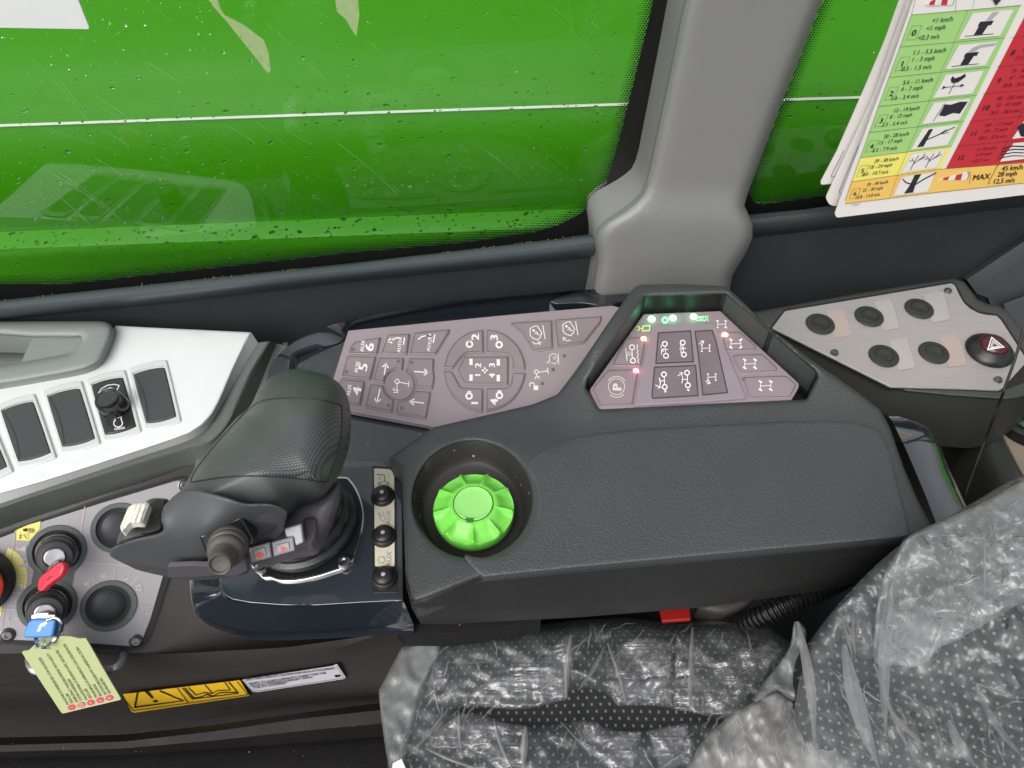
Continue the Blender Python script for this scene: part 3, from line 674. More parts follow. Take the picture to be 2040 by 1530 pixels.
# top header row and windsocks
INK.fill([(1700, -60), (1850, -70), (1755, 38)])
def sock(x, y, w, h):
    WH.fill([(x, y + h * .95), (x + w * .96, y), (x + w, y + h * .5), (x + w * .93, y + h), (x + w * .1, y + h * 1.05)])
    RD = Print(CH, 'H', .0007)
    for a, b in ((.2, .38), (.6, .8)): RD.fill([(x + w * a, y + h * (.9 - .8 * a)), (x + w * b, y + h * (.9 - .8 * b)), (x + w * (b - .06), y + h), (x + w * (a - .06), y + h)])
    RD.build('windsock', 'chart_red', chart)
    INK.line([(x + w * .96, y), (x + w, y + h * .5), (x + w * .93, y + h)], 3); INK.line([(x + w * .96, y + 3), (x + w * 1.06, y + h * .2), (x + w * 1.02, y + h * 1.5)], 2)
sock(1350, 1185, 215, 62); sock(1258, -70, 210, 105)
INK.text('MAX', (1655, 1225), 56, (100, -10), (30, -100), bold=.03)
for s, (x, y) in (('45 km/h', (1868, 1162)), ('28 mph', (1832, 1209)), ('12,5 m/s', (1812, 1254))): INK.text(s, (x, y), 50, (100, -8), (25, -100), bold=.02, wide=.9)
INK.line([(1775, 1145), (1762, 1148), (1700, 1272), (1712, 1274)], 3)
DR = Print(CH, 'H', .0008)
for i, (no, tx) in enumerate([('7', ('50 - 61 km/h', '31 - 38 mph', '13.9 - 17.1 m/s')), ('8', ('62 - 74 km/h', '39 - 46 mph', '17.2 - 20.7 m/s')), ('9', ('75 - 88 km/h', '47 - 54 mph', '20.8 - 24.4 m/s')), ('10', ('89 - 102 km/h', '55 - 63 mph', '24.5 - 28.4 m/s')), ('11', ('103 - 117 km/h', '64 - 73 mph', '28.5 - 32.6 m/s')), ('12', ('\u2265118 km/h', '\u226574 mph', '\u226532.7 m/s'))]):
    a, b = RL[i], RL[i + 1]; up = a - b; d = np.array((640, -60.)); ht = np.linalg.norm(up)
    INK.text(no, b * .55 + a * .45 + (72, -8), ht * .27, d, up, bold=.02)
    INK.line([tuple(a), tuple(a + d)], 1.8); x0 = a * .5 + b * .5
    for j, s in enumerate(tx): DR.text(s, a * (1 - .24 - .26 * j) + b * (.24 + .26 * j) + (222, -22), ht * .2, d, up, wide=.85)
    INK.line([tuple(a + (345, -34)), tuple(b + (345, -34))], 1.4)
    if i >= 1: WH.fill([tuple(a + (385, -20)), tuple(a + (640, -44)), tuple(b + (640, -80)), tuple(b + (375, -50))])
for y in (0, 1, 2, 3): INK.line([(1800 + y * -10, 1030 + y * 22), (1870, 1012 + y * 22), (1960, 1015 + y * 22), (2060, 995 + y * 22)], 9 - y)
INK.fill([(1900, 880), (1947, 850), (2000, 850), (2000, 950), (1925, 945)])
TX = Print(CH, 'H', .0007); TX.text('120873', (783, 1418), 20, (100, -8))
for pr_, nm, mt_ in ((WH, 'picture_box', 'paper_white'), (INK, 'lettering', 'ink_navy'), (NUM, 'speed_figures', 'ink_navy'), (SM, 'picture_frame', 'ink_smoke'), (SK, 'smoke_plume', 'ink_smoke'), (TX, 'fine_print', 'ink_smoke'), (DR, 'speed_figures', 'ink_darkred')):
    pr_.build(nm, mt_, chart)
# ================================================================== left dash: silver switch panel, tray, grey console
def A_(*p): return q('A', *p)
dash = empty('switch_panel', at(300, 800, -.03), 'bright silver switch panel with a row of blank black switches, left of the joystick', 'switch panel')
DP = HZ(-.012)
wl = smooth(q('A', (1820, 226), (1690, 490), (1590, 720), (1520, 840), (1440, 915), (1350, 965), (1000, 1085), (600, 1215), (300, 1310), (0, 1395), (-300, 1475)), False, 4)
top = [tuple(a) for a in wl] + A_((-900, 1640), (-900, 690), (0, 560), (300, 520), (560, 480), (700, 440), (780, 300), (810, 230), (832, 178))
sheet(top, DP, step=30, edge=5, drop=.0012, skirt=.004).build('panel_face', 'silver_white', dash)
r0 = smooth(q('A', (1822, 226), (1692, 490), (1592, 722), (1522, 842), (1442, 917), (1352, 967), (1000, 1087), (600, 1217), (300, 1312), (0, 1397), (-300, 1477), (-900, 1642)), False, 4)
r0b = smooth(q('A', (1872, 300), (1760, 490), (1665, 660), (1570, 830), (1490, 940), (1350, 1020), (1000, 1135), (600, 1270), (300, 1370), (0, 1470), (-300, 1560), (-900, 1730)), False, 4)
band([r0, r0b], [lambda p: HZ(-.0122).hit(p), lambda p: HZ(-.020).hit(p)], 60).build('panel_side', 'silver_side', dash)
sw = [((266, 745), (327, 731), (350, 828), (292, 841)), ((183, 766), (244, 751), (270, 848), (210, 864)), ((95, 789), (158, 773), (188, 872), (125, 888)), ((3, 818), (65, 799), (100, 900), (37, 917)), ((-92, 846), (-30, 826), (13, 928), (-50, 948))]
def bowed(c, b=3.5, out=0.0):
    """a switch outline: short ends bow outwards"""
    c = [np.array(a, float) for a in c]; m = sum(c) / 4; c = [m + (a - m) * (1 + out / np.linalg.norm(a - m)) for a in c]; o = []
    for i in range(4):
        p, r_ = c[i], c[(i + 1) % 4]; d = r_ - p; n = np.array([d[1], -d[0]]); n /= np.linalg.norm(n)
        bb = b if i % 2 == 0 else 0.5
        for t in np.linspace(0, 1, 9)[:-1]: o.append(p + d * t + n * bb * 4 * t * (1 - t))
    return np.array(o)
SP = DP.off(.0012)
mb = MB()
for c in sw: mb.slab(SP, bowed(c, 4, 14), .0030, bevel=.0011, holes=[bowed(c, 3.5, 3)])
# one moulded bezel: outlines overlap slightly, so each sits a hair higher than the last
mb = MB()
for i, c in enumerate(sw): mb.slab(SP.off(i * .00012), rounded(bowed(c, 4, 15.5), 3), .0035, bevel=.0010, holes=[bowed(c, 3.5, 2.5)])
mb.build('bezel', 'bezel_grey', dash)
for i, c in enumerate(sw):
    if i == 1: continue
    o = MB().slab(SP.off(.0003), bowed(c, 3, 0), .006, bevel=.0008, r=3).build('switch_blank', 'switch_black', dash)
    c_ = [np.array(a, float) for a in c]; l0, l1 = c_[0], c_[3]; w = (c_[1] - c_[0]) * .2
    pr = Print(SP.off(.0003), None, .0002); pr.line([l0 + (3, 2) if t == 0 else l0 * (1 - t) + l1 * t + w * 4 * t * (1 - t) * .55 + (2.5, 0) for t in np.linspace(.02, .98, 10)], 1.3); pr.build('crease', 'ink', o)
c = sw[1]; ins = MB().slab(SP.off(.0003), bowed(c, 3, 0), .006, bevel=.0008, r=3).build('dial_insert', 'gloss_dark', dash)
pr = Print(SP.off(.0003), 'A', .0002); pr.line([(712, 672), (735, 635), (780, 610), (830, 603), (865, 612), (848, 645), (800, 628), (752, 645), (712, 672)], 6)
pr.fill(circ((776, 841), 10, n=14)); pr.fill(circ((905, 804), 10, n=14))
pr.line([(838, 862), (826, 876), (826, 895), (838, 910), (860, 914), (882, 903), (889, 885), (882, 866)], 7); pr.line([(838, 862), (830, 850), (834, 842), (845, 848), (866, 843), (868, 834), (880, 840), (878, 856), (884, 866)], 6)
pr.text('n/min', (868, 921), 30, (100, -16), bold=.03, wide=1.15); pr.build('marking', 'ink_white', ins)
kc = HZ(-.010).hit([(231, 812)])[0]
MB().lathe(kc, (-.10, -.12, 1), [(.0098, 0), (.0100, .001), (.0094, .003), (.0090, .011), (.0084, .0125), (.0070, .0128), (.0066, .0124), (.0002, .0123)], 40).build('dial', mat('dial_black', (.012, .012, .013), .18, coat=.3), dash)
# storage tray
tray = empty('storage_tray', at(90, 700, -.03), 'grey moulded storage tray with a deep recess in the upper left corner', 'tray')
TP = HZ(-.002)
to = smooth(A_((-900, 146), (0, 146), (560, 146), (740, 147), (790, 160), (822, 180), (822, 230), (800, 300), (760, 390), (720, 445), (660, 480), (560, 512), (300, 560), (0, 610), (-900, 750)), True, 3)
ho = A_((-900, 245), (0, 245), (240, 262), (590, 262), (600, 272), (545, 345), (510, 378), (155, 442), (0, 464), (-900, 590))
mb = MB(); sheet(to, TP, holes=[ho], step=12, edge=14, drop=.006, skirt=.02, mb=mb); mb.build('rim', 'tray_grey', tray, sharp=55)
mb = MB(); band([A_((240, 255), (600, 255)), A_((150, 450), (540, 385))], [lambda p: HZ(-.010).hit(p), lambda p: HZ(-.010).hit(p)], 6, mb=mb)
band([A_((-900, 235), (250, 255)), A_((-900, 600), (150, 450))], [lambda p: HZ(-.045).hit(p)] * 2, 6, mb=mb)
band([A_((245, 225), (238, 262), (150, 450), (140, 480)), A_((245, 225), (238, 262), (150, 450), (140, 480))], [lambda p: HZ(-.010).hit(p), lambda p: HZ(-.010).hit(p) + np.array([-.012, 0, -.04])], 8, mb=mb)
mb.build('recess_floor', 'tray_grey', tray)

# ------------------------------------------------------------------ grey lower console that carries the ignition panel
cons = empty('lower_console', at(300, 1300, -.3), 'dark grey moulded lower console below the ignition panel, running down to the floor', 'console')
_ig = pl3((60, 1060, -.030), (385, 930, -.024), (150, 1275, -.082)); IGP = Pl(_ig.hit([(200, 1100)])[0], _ig.n + np.array([.24, .0, 0]), _ig.x)
r1 = smooth(q('A', (1960, 290), (1830, 510), (1745, 690), (1650, 890), (1520, 1020), (1350, 1075), (900, 1215), (500, 1345), (200, 1440), (0, 1510), (-300, 1610), (-900, 1790)), False, 4)
r2 = smooth(q('A', (2040, 300), (1960, 560), (1860, 800), (1700, 1080), (1550, 1175), (1350, 1200), (1080, 1290), (600, 1440), (200, 1570), (0, 1640), (-300, 1745), (-900, 1950)), False, 4)
r3 = smooth(q('A', (2090, 300), (2000, 600), (1900, 850), (1760, 1110), (1600, 1200), (1400, 1232), (1090, 1330), (600, 1490), (200, 1620), (0, 1700), (-300, 1810), (-900, 2020)), False, 4)
mb = MB()
f1 = lambda z: (lambda p: HZ(z).hit(p)); fi = lambda h: (lambda p: IGP.hit(p, h))
band([r0b, lerpline(r0b, r1, .15, 70), lerpline(r0b, r1, .8, 70), r1, lerpline(r1, r2, .12, 70), r2, lerpline(r2, r3, .25, 70), r3], [f1(-.0201), f1(-.0185), f1(-.0175), f1(-.0185), f1(-.0215), f1(-.036), f1(-.0385), f1(-.039)], 70, mb=mb)
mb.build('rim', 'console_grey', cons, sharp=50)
mb = MB(); sheet([(505, 690), (520, 683), (572, 682), (600, 715), (640, 760), (760, 780), (760, 900), (400, 960), (380, 930)], HZ(-.030), step=40, skirt=.05, mb=mb); mb.build('corner_shelf', 'console_grey', cons)
# fascia round the ignition panel, then the ridge and side wall
fas = [(-400, 1180), (0, 1062), (120, 1020), (385, 925), (460, 900), (620, 960), (760, 1060), (760, 1262), (570, 1288), (330, 1300), (0, 1302), (-400, 1300)]
mb = MB(); sheet(fas, IGP, h=lambda p, e: -.0030, step=20, mb=mb)
IB = [(-400, 1300), (0, 1302), (330, 1300), (570, 1288), (760, 1262), (900, 1240)]
y0 = IGP.hit(IB, -.003)
lines_ = [(IB, None)]
e1 = [(-400, 1350), (0, 1365), (250, 1345), (560, 1318), (680, 1292), (760, 1262), (900, 1244)]
e2 = [(-400, 1372), (0, 1392), (250, 1375), (500, 1345), (640, 1328), (760, 1300), (900, 1280)]
e3 = [(-400, 1470), (0, 1475), (240, 1462), (420, 1432), (600, 1400), (760, 1382), (900, 1370)]
e4 = [(-400, 1480), (0, 1482), (240, 1470), (420, 1452), (600, 1425), (760, 1405), (900, 1390)]
CV = [Pl((0, IGP.hit([(300, 1300)], -.003)[0][1] - d, 0), (0, -1, 0)) for d in (0, .002, -.012, .012, .004)]
band([IB, lerpline(IB, e1, .08), lerpline(IB, e1, .9), e1, e2, lerpline(e2, e3, .5), e3, e4], [lambda p: IGP.hit(p, -.003), lambda p: CV[0].hit(p, .001), lambda p: CV[0].hit(p, .002), lambda p: CV[0].hit(p, -.001), lambda p: CV[2].hit(p), lambda p: CV[2].hit(p, .002), lambda p: CV[2].hit(p, .006), lambda p: CV[2].hit(p, -.02)], 50, mb=mb)
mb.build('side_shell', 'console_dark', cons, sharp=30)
FL = HZ(-.34)
# sill and floor
sill = empty('door_sill', tuple(FL.hit([(300, 1500)])[0]), 'black ribbed sill ledge along the bottom left under the console', 'sill')
mb = MB(); s1 = [(-400, 1478), (240, 1464), (420, 1445), (600, 1420), (800, 1395)]; s2 = [(-400, 1496), (240, 1478), (420, 1458), (600, 1432), (800, 1410)]; s3 = [(-400, 1520), (240, 1505), (500, 1488), (800, 1465)]; s4 = [(-400, 1535), (240, 1520), (500, 1502), (800, 1478)]; s5 = [(-400, 1600), (900, 1560)]
g = lambda z: (lambda p: HZ(z).hit(p))
band([s1, s2, lerpline(s2, s3, .5), s3, s4, s5], [g(-.20), g(-.195), g(-.198), g(-.215), g(-.212), g(-.212)], 40, mb=mb); mb.build('ribbed_cover', 'floor_black', sill)
flo = MB().slab(HZ(-.36), [(-600, 1100), (2700, 1100), (2700, 1640), (-600, 1640)], .01).build('floor', 'floor_black', None); flo['kind'] = 'structure'

# ------------------------------------------------------------------ ignition panel
def Bq(*p): return q('B', *p)
ign = empty('ignition_panel', tuple(IGP.hit([(200, 1120)])[0]), 'light grey ignition panel with two key switches, lettered dial ring and yellow labels', 'control panel')
plo = rounded([(-380, 1200), (-5, 1074), (80, 1041), (200, 1003), (300, 973), (357, 956), (359, 964), (368, 975), (378, 983), (355, 1050), (329, 1137), (300, 1235), (289, 1262), (282, 1283), (262, 1288), (150, 1280), (20, 1275), (3, 1268), (-380, 1262)], 4)
def ellip_hole(c, r, n=44):
    C = IGP.hit([c])[0]; p2 = IGP.to2([C])[0]; return p2 + circ((0, 0), r, n=n)
def c2(c): return IGP.to2([IGP.hit([c])[0]])[0]
K1, K2, B1, B2 = (114, 1098), (95, 1205), (237, 1052), (217, 1207)
mb = MB(); f = lambda P: IGP.to2(IGP.hit(P))
pxm = np.linalg.norm(IGP.hit([(110, 1100)])[0] - IGP.hit([(111, 1100)])[0]); R1 = 59 * pxm
mb.prism(IGP, f(plo), -.0025, 0, [ellip_hole(k, R1 * .88) for k in (K1, K2, B1, B2)], .0006); mb.build('face_plate', 'plate_grey', ign)
mb = MB(); mb.slab(IGP.off(-.0008), rounded([(-380, 1208), (-5, 1068), (200, 997), (300, 967), (362, 949), (387, 985), (340, 1140), (300, 1270), (284, 1293), (262, 1295), (0, 1283), (-380, 1270)], 6), .002); mb.build('gasket', 'black_rubber', ign)
# recessed rings round every switch
mb = MB()
for k in (K1, K2, B1, B2):
    C = IGP.hit([k])[0]; mb.lathe(C, IGP.n, [(R1 * .7, -.014), (R1 * .72, -.006), (R1 * .80, .0002), (R1 * .84, .0012), (R1, .0012), (R1 * 1.02, .0006), (R1 * 1.02, -.001)], 56, cap=False)
mb.build('recess_ring', 'ring_grey', ign)
web = Print(IGP, 'B', .0009); web.fill([(345, 930), (760, 900), (722, 1110), (640, 1060), (380, 1090), (315, 1105)]); web.build('ring_web', 'ring_grey', ign)
for k, off in ((B1, 0), (B2, 0)):
    C = IGP.hit([k])[0]; MB().lathe(C, IGP.n, [(R1 * .74, -.0135), (R1 * .74, -.009), (R1 * .70, -.003), (R1 * .66, -.001), (R1 * .5, .0008), (R1 * .25, .0014), (.0001, .0015)], 48).build('round_blank', 'cap_black', ign)
for k in (K1, K2):
    C = IGP.hit([k])[0]; s = MB(); s.lathe(C, IGP.n, [(R1 * .72, -.012), (R1 * .70, -.001), (R1 * .70, .006), (R1 * .665, .0062), (R1 * .66, .0145), (R1 * .63, .0152)], 48)
    b = s.build('lock_barrel', 'brass_dark', ign)
    MB().lathe(C + IGP.n * .0062, IGP.n, [(R1 * .70, 0), (R1 * .715, .0004), (R1 * .70, .0008)], 48, cap=False).build('trim_ring', 'steel', b)
    MB().lathe(C + IGP.n * .0145, IGP.n, [(R1 * .655, 0), (R1 * .665, .0007), (R1 * .66, .0015)], 48, cap=False).build('trim_ring', 'steel', b)
    MB().lathe(C + IGP.n * .0152, IGP.n, [(R1 * .655, 0), (R1 * .66, .0016), (R1 * .64, .0045), (R1 * .58, .0062), (R1 * .40, .0066), (R1 * .37, .0058), (.0001, .0056)], 48).build('lock_collar', 'cap_black', ign)
    MB().lathe(C + IGP.n * .0208, IGP.n, [(R1 * .36, 0), (R1 * .36, .0009), (R1 * .32, .0014), (.0001, .0012)], 36).build('lock_face', 'steel', ign)
KT = IGP.off(.0225)
for p, d in (((15, 1265), 0), ((271, 1277), 0), ((368, 966), 0)):
    C = IGP.hit([p])[0]; s = MB().lathe(C, IGP.n, [(.0046, -.0005), (.0046, .0004), (.0040, .0008), (.0034, .0002), (.0031, .0002), (.0030, .0022), (.0024, .0027), (.0014, .0027), (.0013, .0016), (.0001, .0016)], 24).build('screw', 'steel_dark', ign)
pr = Print(IGP, 'B', .0004)
pr.lines([[(862, 300), (815, 580)], [(845, 872), (1160, 893), (1400, 915)], [(155, 545), (15, 1530)], [(120, 822), (290, 838)], [(115, 990), (330, 1005)], [(45, 1165), (210, 1180)], [(20, 1340), (200, 1358)], [(640, 1500), (610, 1760)]], 9)
pr.lines([[(925, 980), (985, 1085)], [(1173, 930), (1155, 1065)], [(1405, 1015), (1312, 1120)]], 8)
for s, c in (('A', (885, 1090)), ('B', (1052, 1003)), ('C', (1278, 1020)), ('D', (1415, 1125))): pr.text(s, c, 88, (6, -100), bold=.03)
pr.fill([(150, 740), (262, 700), (262, 760)]); pr.line([(165, 735), (185, 700)], 10); pr.fill([(165, 905), (285, 868), (285, 925)])
pr.line([(170, 1040), (245, 1035), (235, 1130), (165, 1125)], 8, True); pr.lines([[(205, 1040), (200, 1128)], [(168, 1085), (240, 1082)]], 7)
pr.line([(85, 1220), (165, 1218), (155, 1310), (75, 1300)], 8, True); pr.line([(140, 1235), (130, 1270), (100, 1290)], 8)
pr.line([(140, 1435), (200, 1440)], 9); pr.line(circ((115, 1440), 28, n=10, a0=110, a1=250), 7); pr.line(circ((125, 1440), 48, n=12, a0=120, a1=240), 6)
for i in range(4):
    pr.line([(1400 + 35 * i, 1330 + 4 * i), (1450 + 25 * i, 1300), (1520, 1330 + 18 * i)] if i < 3 else [(1400, 1340), (1510, 1400)], 4)
pr.lines([[(1395, 1330), (1455, 1300), (1530, 1330)], [(1455, 1300), (1445, 1375)], [(1490, 1310), (1485, 1395)], [(1400, 1335), (1430, 1360), (1515, 1395)], [(1420, 1318), (1470, 1345), (1525, 1360)]], 5)
pr.build('lettering', mat('ink_panel', (.55, .52, .55), .5), ign)
pr = Print(IGP, 'B', .0003); pr.fill([(165, 540), (280, 490), (412, 450), (402, 530), (300, 650), (165, 642)]); pr.build('yellow_label', 'yellow_label', ign)['label'] = 'yellow label with a black warning triangle'
pr = Print(IGP, 'B', .0003); pr.fill([tuple(a) for a in circ((-20, 1010), 300, 310, n=40, a0=-70, a1=25)] + [(-20, 1010)]); pr.fill([(0, 1180), (40, 1180), (10, 1420), (-120, 1400)]); pr.build('yellow_ring_label', 'yellow_label', ign)
pr = Print(IGP, 'B', .0006); pr.fill([(232, 535), (240, 528), (272, 520), (285, 548), (262, 556), (236, 552)])
for i in range(4): pr.line([(290 + 16 * i, 520 + 2 * i), (300 + 16 * i, 545), (292 + 16 * i, 572 - 2 * i)], 6)
pr.line([(235, 590), (292, 580), (285, 635)], 3, True); pr.line([(250, 595), (268, 625)], 3); pr.lines([[(210, 575), (205, 620)], [(195, 600), (222, 596)]], 5); pr.fill(circ((205, 620), 9, n=10))
pr.fill([(0, 1275), (12, 1290), (0, 1305)]); pr.build('label_print', 'ink', ign)
# emergency button at the left edge
C = IGP.hit([(-44, 1158)])[0]
stop = empty('emergency_button', tuple(C), 'red mushroom emergency button cut off by the left edge of the photo', 'push button')
MB().lathe(C, IGP.n, [(.0205, 0), (.0205, .006), (.0185, .010), (.0175, .010)], 48).build('collar', 'black_rubber', stop)
MB().lathe(C + IGP.n * .010, IGP.n, [(.013, 0), (.012, .004), (.0150, .007), (.0160, .010), (.0155, .013), (.012, .0155), (.0001, .0165)], 48).build('button_head', 'red_button', stop)

# ------------------------------------------------------------------ keys, ring, tag
def blade_plane(h): return IGP.off(h)
rk = empty('red_key', tuple(IGP.hit([(110, 1130)])[0]), 'red plastic headed key turned in the upper key switch', 'key')
RKP = Pl(IGP.hit([(112, 1125)], .026)[0], (-.35, -.45, .82))
MB().slab(RKP, q('S', (475, 668), (410, 705), (425, 725), (490, 695), (560, 640), (600, 600), (560, 605), (510, 640)), .0018).build('blade', 'steel', rk)
MB().slab(RKP.off(.001), smooth(q('S', (560, 640), (600, 612), (632, 625), (642, 665), (632, 700), (612, 745), (565, 785), (480, 845), (425, 900), (400, 905), (378, 892), (376, 862), (385, 800), (402, 762), (470, 705)), True, 3), .004, bevel=.0012).build('key_head', 'red_plastic', rk)
pr = Print(RKP.off(.001), 'S', .0002); pr.line([(470, 790), (490, 782), (515, 755), (525, 762)], 9); pr.build('slot', mat('slot_red', (.2, .01, .02), .5), rk)
bk = empty('blue_key', tuple(IGP.hit([(80, 1240)])[0]), 'blue plastic headed key hanging from the lower key switch with a steel ring', 'key')
BKP = Pl(IGP.hit([(80, 1245)], .027)[0], (-.05, -.62, .78))
MB().slab(BKP.off(-.002), q('S', (270, 1148), (350, 1150), (380, 1135), (480, 1130), (490, 1150), (555, 1152), (553, 1175), (480, 1180), (470, 1195), (370, 1195), (350, 1185), (272, 1182)), .002).build('blade', 'steel', bk)
MB().slab(BKP, rounded(q('S', (285, 1215), (330, 1190), (545, 1190), (560, 1215), (535, 1350), (515, 1382), (245, 1388), (230, 1365), (240, 1310)), 3), .005, bevel=.0014).build('key_head', 'blue_plastic', bk)
pr = Print(BKP, 'S', .0003); pr.fill([(470, 1212), (480, 1232), (450, 1262), (425, 1262), (415, 1290), (405, 1312), (380, 1318), (372, 1300), (392, 1295), (395, 1262), (412, 1240), (440, 1228)]); pr.build('paint_mark', 'ink_white', bk)
ring = q('S', (480, 1200), (540, 1178), (590, 1195), (618, 1240), (610, 1300), (575, 1365), (520, 1430), (470, 1470), (410, 1475), (372, 1440), (360, 1385), (370, 1330))
rp = np.vstack([BKP.hit([p], h) for p, h in zip(ring, (.004, .004, .004, .003, .001, -.002, -.001, .003, .006, .004, -.004, -.006))])
o = MB().tube(smooth(rp, False, 6), .0010, 8).tube(smooth(rp + IGP.n * .0016 + np.array([.0006, .0004, 0]), False, 6), .0009, 8).build('key_ring', 'steel', None); tag(o, 'thin double steel split ring joining the blue key and the green tag', 'key ring')
tg = empty('key_tag', tuple(IGP.hit([(140, 1400)])[0]), 'pale green plastic key tag printed in five languages with red numbered dots', 'tag')
TGP = Pl(IGP.hit([(90, 1290)], .024)[0], (-.12, -.80, .59))
MB().slab(TGP, rounded(q('O', (245, 395), (262, 378), (320, 375), (400, 300), (500, 235), (640, 208), (800, 215), (900, 240), (965, 233), (985, 262), (1200, 640), (1368, 925), (1340, 935), (1000, 1015), (710, 1086), (690, 1072), (470, 740)), 3), .0008).build('tag_card', 'tag_green', tg)
pr = Print(TGP, 'O', .0003); dl = np.array((-340, -560.)); dl /= np.linalg.norm(dl)
def tline(s, end, L_, sz):
    V, F = glyphs(s); w = np.ptp(V[:, 0]); c = np.array(end) + dl * L_ / 2; pr.text(s, tuple(c), sz, dl, (-.96, .27), wide=L_ / (w * sz), bold=.015)
for s, a, L_ in (('MANOVRE DI EMERGENZA CON SICUREZZE', (765, 985), 620), ('ESCLUSE', (812, 968), 125), ('EMERGENCY MANOEUVERING WITH SAFETY', (868, 955), 640), ('SYSTEM OVERRIDDEN', (915, 938), 280),
                 ("MANOEUVRES D'URGENCE AVEC SECURITES", (975, 930), 650), ('EXCLUES', (1022, 912), 125), ('MANIOBRAS DE EMERGENCIA CON SEGURIDADES', (1085, 902), 700), ('EXCLUIDAS', (1135, 888), 155), ('NOTSTEUERUNGEN MIT AUSGESCHALTETEN', (1190, 872), 625), ('SICHERHEITEN', (1238, 860), 205)):
    tline(s, a, L_, 42)
pr.line([(500, 262), (470, 350), (570, 358), (500, 262), (385, 345), (470, 350)], 4); pr.build('lettering', mat('ink_tag', (.07, .08, .03), .5), tg)
pr = Print(TGP, 'O', .0003)
dc = [(808, 1016), (917, 988), (1024, 962), (1130, 935), (1234, 909)]
for c in dc: pr.fill(circ(c, 45, 32, n=24, rot=-8))
pr.build('red_dots', mat('dot_rose', (.5, .05, .09), .5), tg)
pr = Print(TGP, 'O', .0006)
for c, s in zip(dc, ('I', 'GB', 'F', 'E', 'D')): pr.text(s, c, 42, dl, (-.96, .27))
pr.line(circ(dc[1], 30, 20, n=18), 4, True); pr.build('dot_letters', 'ink_pink', tg)
pr = Print(TGP, 'O', .0003); pr.fill(circ((590, 288), 30, 17, n=20, rot=-20)); pr.build('punched_hole', 'ink', tg)
# steel loop handle under the panel
hd = [(58, 1312), (62, 1328), (80, 1338), (150, 1338), (215, 1334), (232, 1328), (243, 1316), (248, 1298)]
hp = np.vstack([CV[0].hit([p], h) for p, h in zip(hd, (.002, .016, .02, .021, .021, .019, .012, .0))])
o = MB().tube(smooth(hp, False, 6), .0026, 12).build('grab_loop', mat('loop_steel', (.62, .62, .64), .3, metal=.55), None); tag(o, 'small bent steel loop under the ignition panel, half hidden by the key tag', 'loop handle')
# stickers on the console side
def stick(name, outline, m_, zoom, hh=.0042):
    s = Print(CV[2], zoom, hh); s.fill(outline); return s.build(name, m_, cons)
SH = lambda p: CV[2]
y_ = stick('warning_sticker', [(245, 1383), (262, 1418 ), (268, 1420), (497, 1386), (478, 1355)], 'yellow_sticker', None); y_['label'] = 'yellow warning sticker with a triangle and an open book'
pr = Print(CV[2], 'C', .0046)
pr.line([(690, 530), (752, 612), (1400, 522), (1338, 448)], 3.5); pr.line([(760, 592), (775, 515), (782, 502)], 9); pr.line([(757, 593), (1032, 556), (900, 500)], 9)
pr.fill([(812, 502), (838, 500), (866, 540), (858, 545)]); pr.fill(circ((877, 558), 14, 7, n=14)); pr.line([(1000, 484), (1064, 570)], 4)
pr.line([(1040, 482), (1092, 540), (1130, 536), (1165, 520), (1200, 530), (1240, 510), (1320, 508), (1340, 508), (1290, 450)], 6); pr.line([(1028, 484), (1085, 546), (1345, 514)], 5); pr.line([(1062, 480), (1105, 524), (1150, 510), (1195, 515), (1230, 498), (1300, 496), (1268, 452)], 5); pr.line([(1155, 466), (1200, 515)], 5)
pr.build('sticker_print', 'ink', y_)
w_ = stick('text_sticker', rounded(q('Q', (150, 368), (1380, 180), (1425, 155), (1440, 160), (1555, 335), (1535, 358), (350, 538), (290, 530)), 2), 'sticker_white', None); w_['label'] = 'white sticker with black load capacity wording'
pr = Print(CV[2], 'Q', .0046); dq = (1000, -165); uq = (-.5, -.72)
def ql(s, a, b, sz):
    V, F = glyphs(s); w = np.ptp(V[:, 0]); c = ((a[0] + b[0]) / 2, (a[1] + b[1]) / 2); L_ = math.hypot(b[0] - a[0], b[1] - a[1]); pr.text(s, c, sz, (b[0] - a[0], b[1] - a[1]), uq, wide=L_ / (w * sz), bold=.02)
ql('LESS THAN CAPACITY SHOWN FOR EACH ATTACHMENT.', (200, 372), (1415, 212), 46); ql('REFER TO LOAD CAPACITY CHART FOR THE', (245, 425), (1290, 275), 46); ql('ROUGH TERRAIN FORKLIFT WITH', (270, 452), (1095, 335), 46); ql('THIS ATTACHMENT.', (300, 480), (765, 410), 46)
pr.fill(rounded([(1400, 308), (1475, 300), (1490, 325), (1420, 340)], 4)); pr.line([(175, 378), (280, 510), (345, 525), (1520, 348), (1530, 335), (1430, 185)], 4); pr.build('sticker_lettering', 'ink', w_)
# ================================================================== keypad housing and joystick base: glossy black
def E_(*p): return q('E', *p)
base = empty('joystick_console', at(620, 1150, -.09), 'glossy black joystick console, its shiny rim curving round the pink keypad and the joystick', 'console')
BT = HZ(-.004)
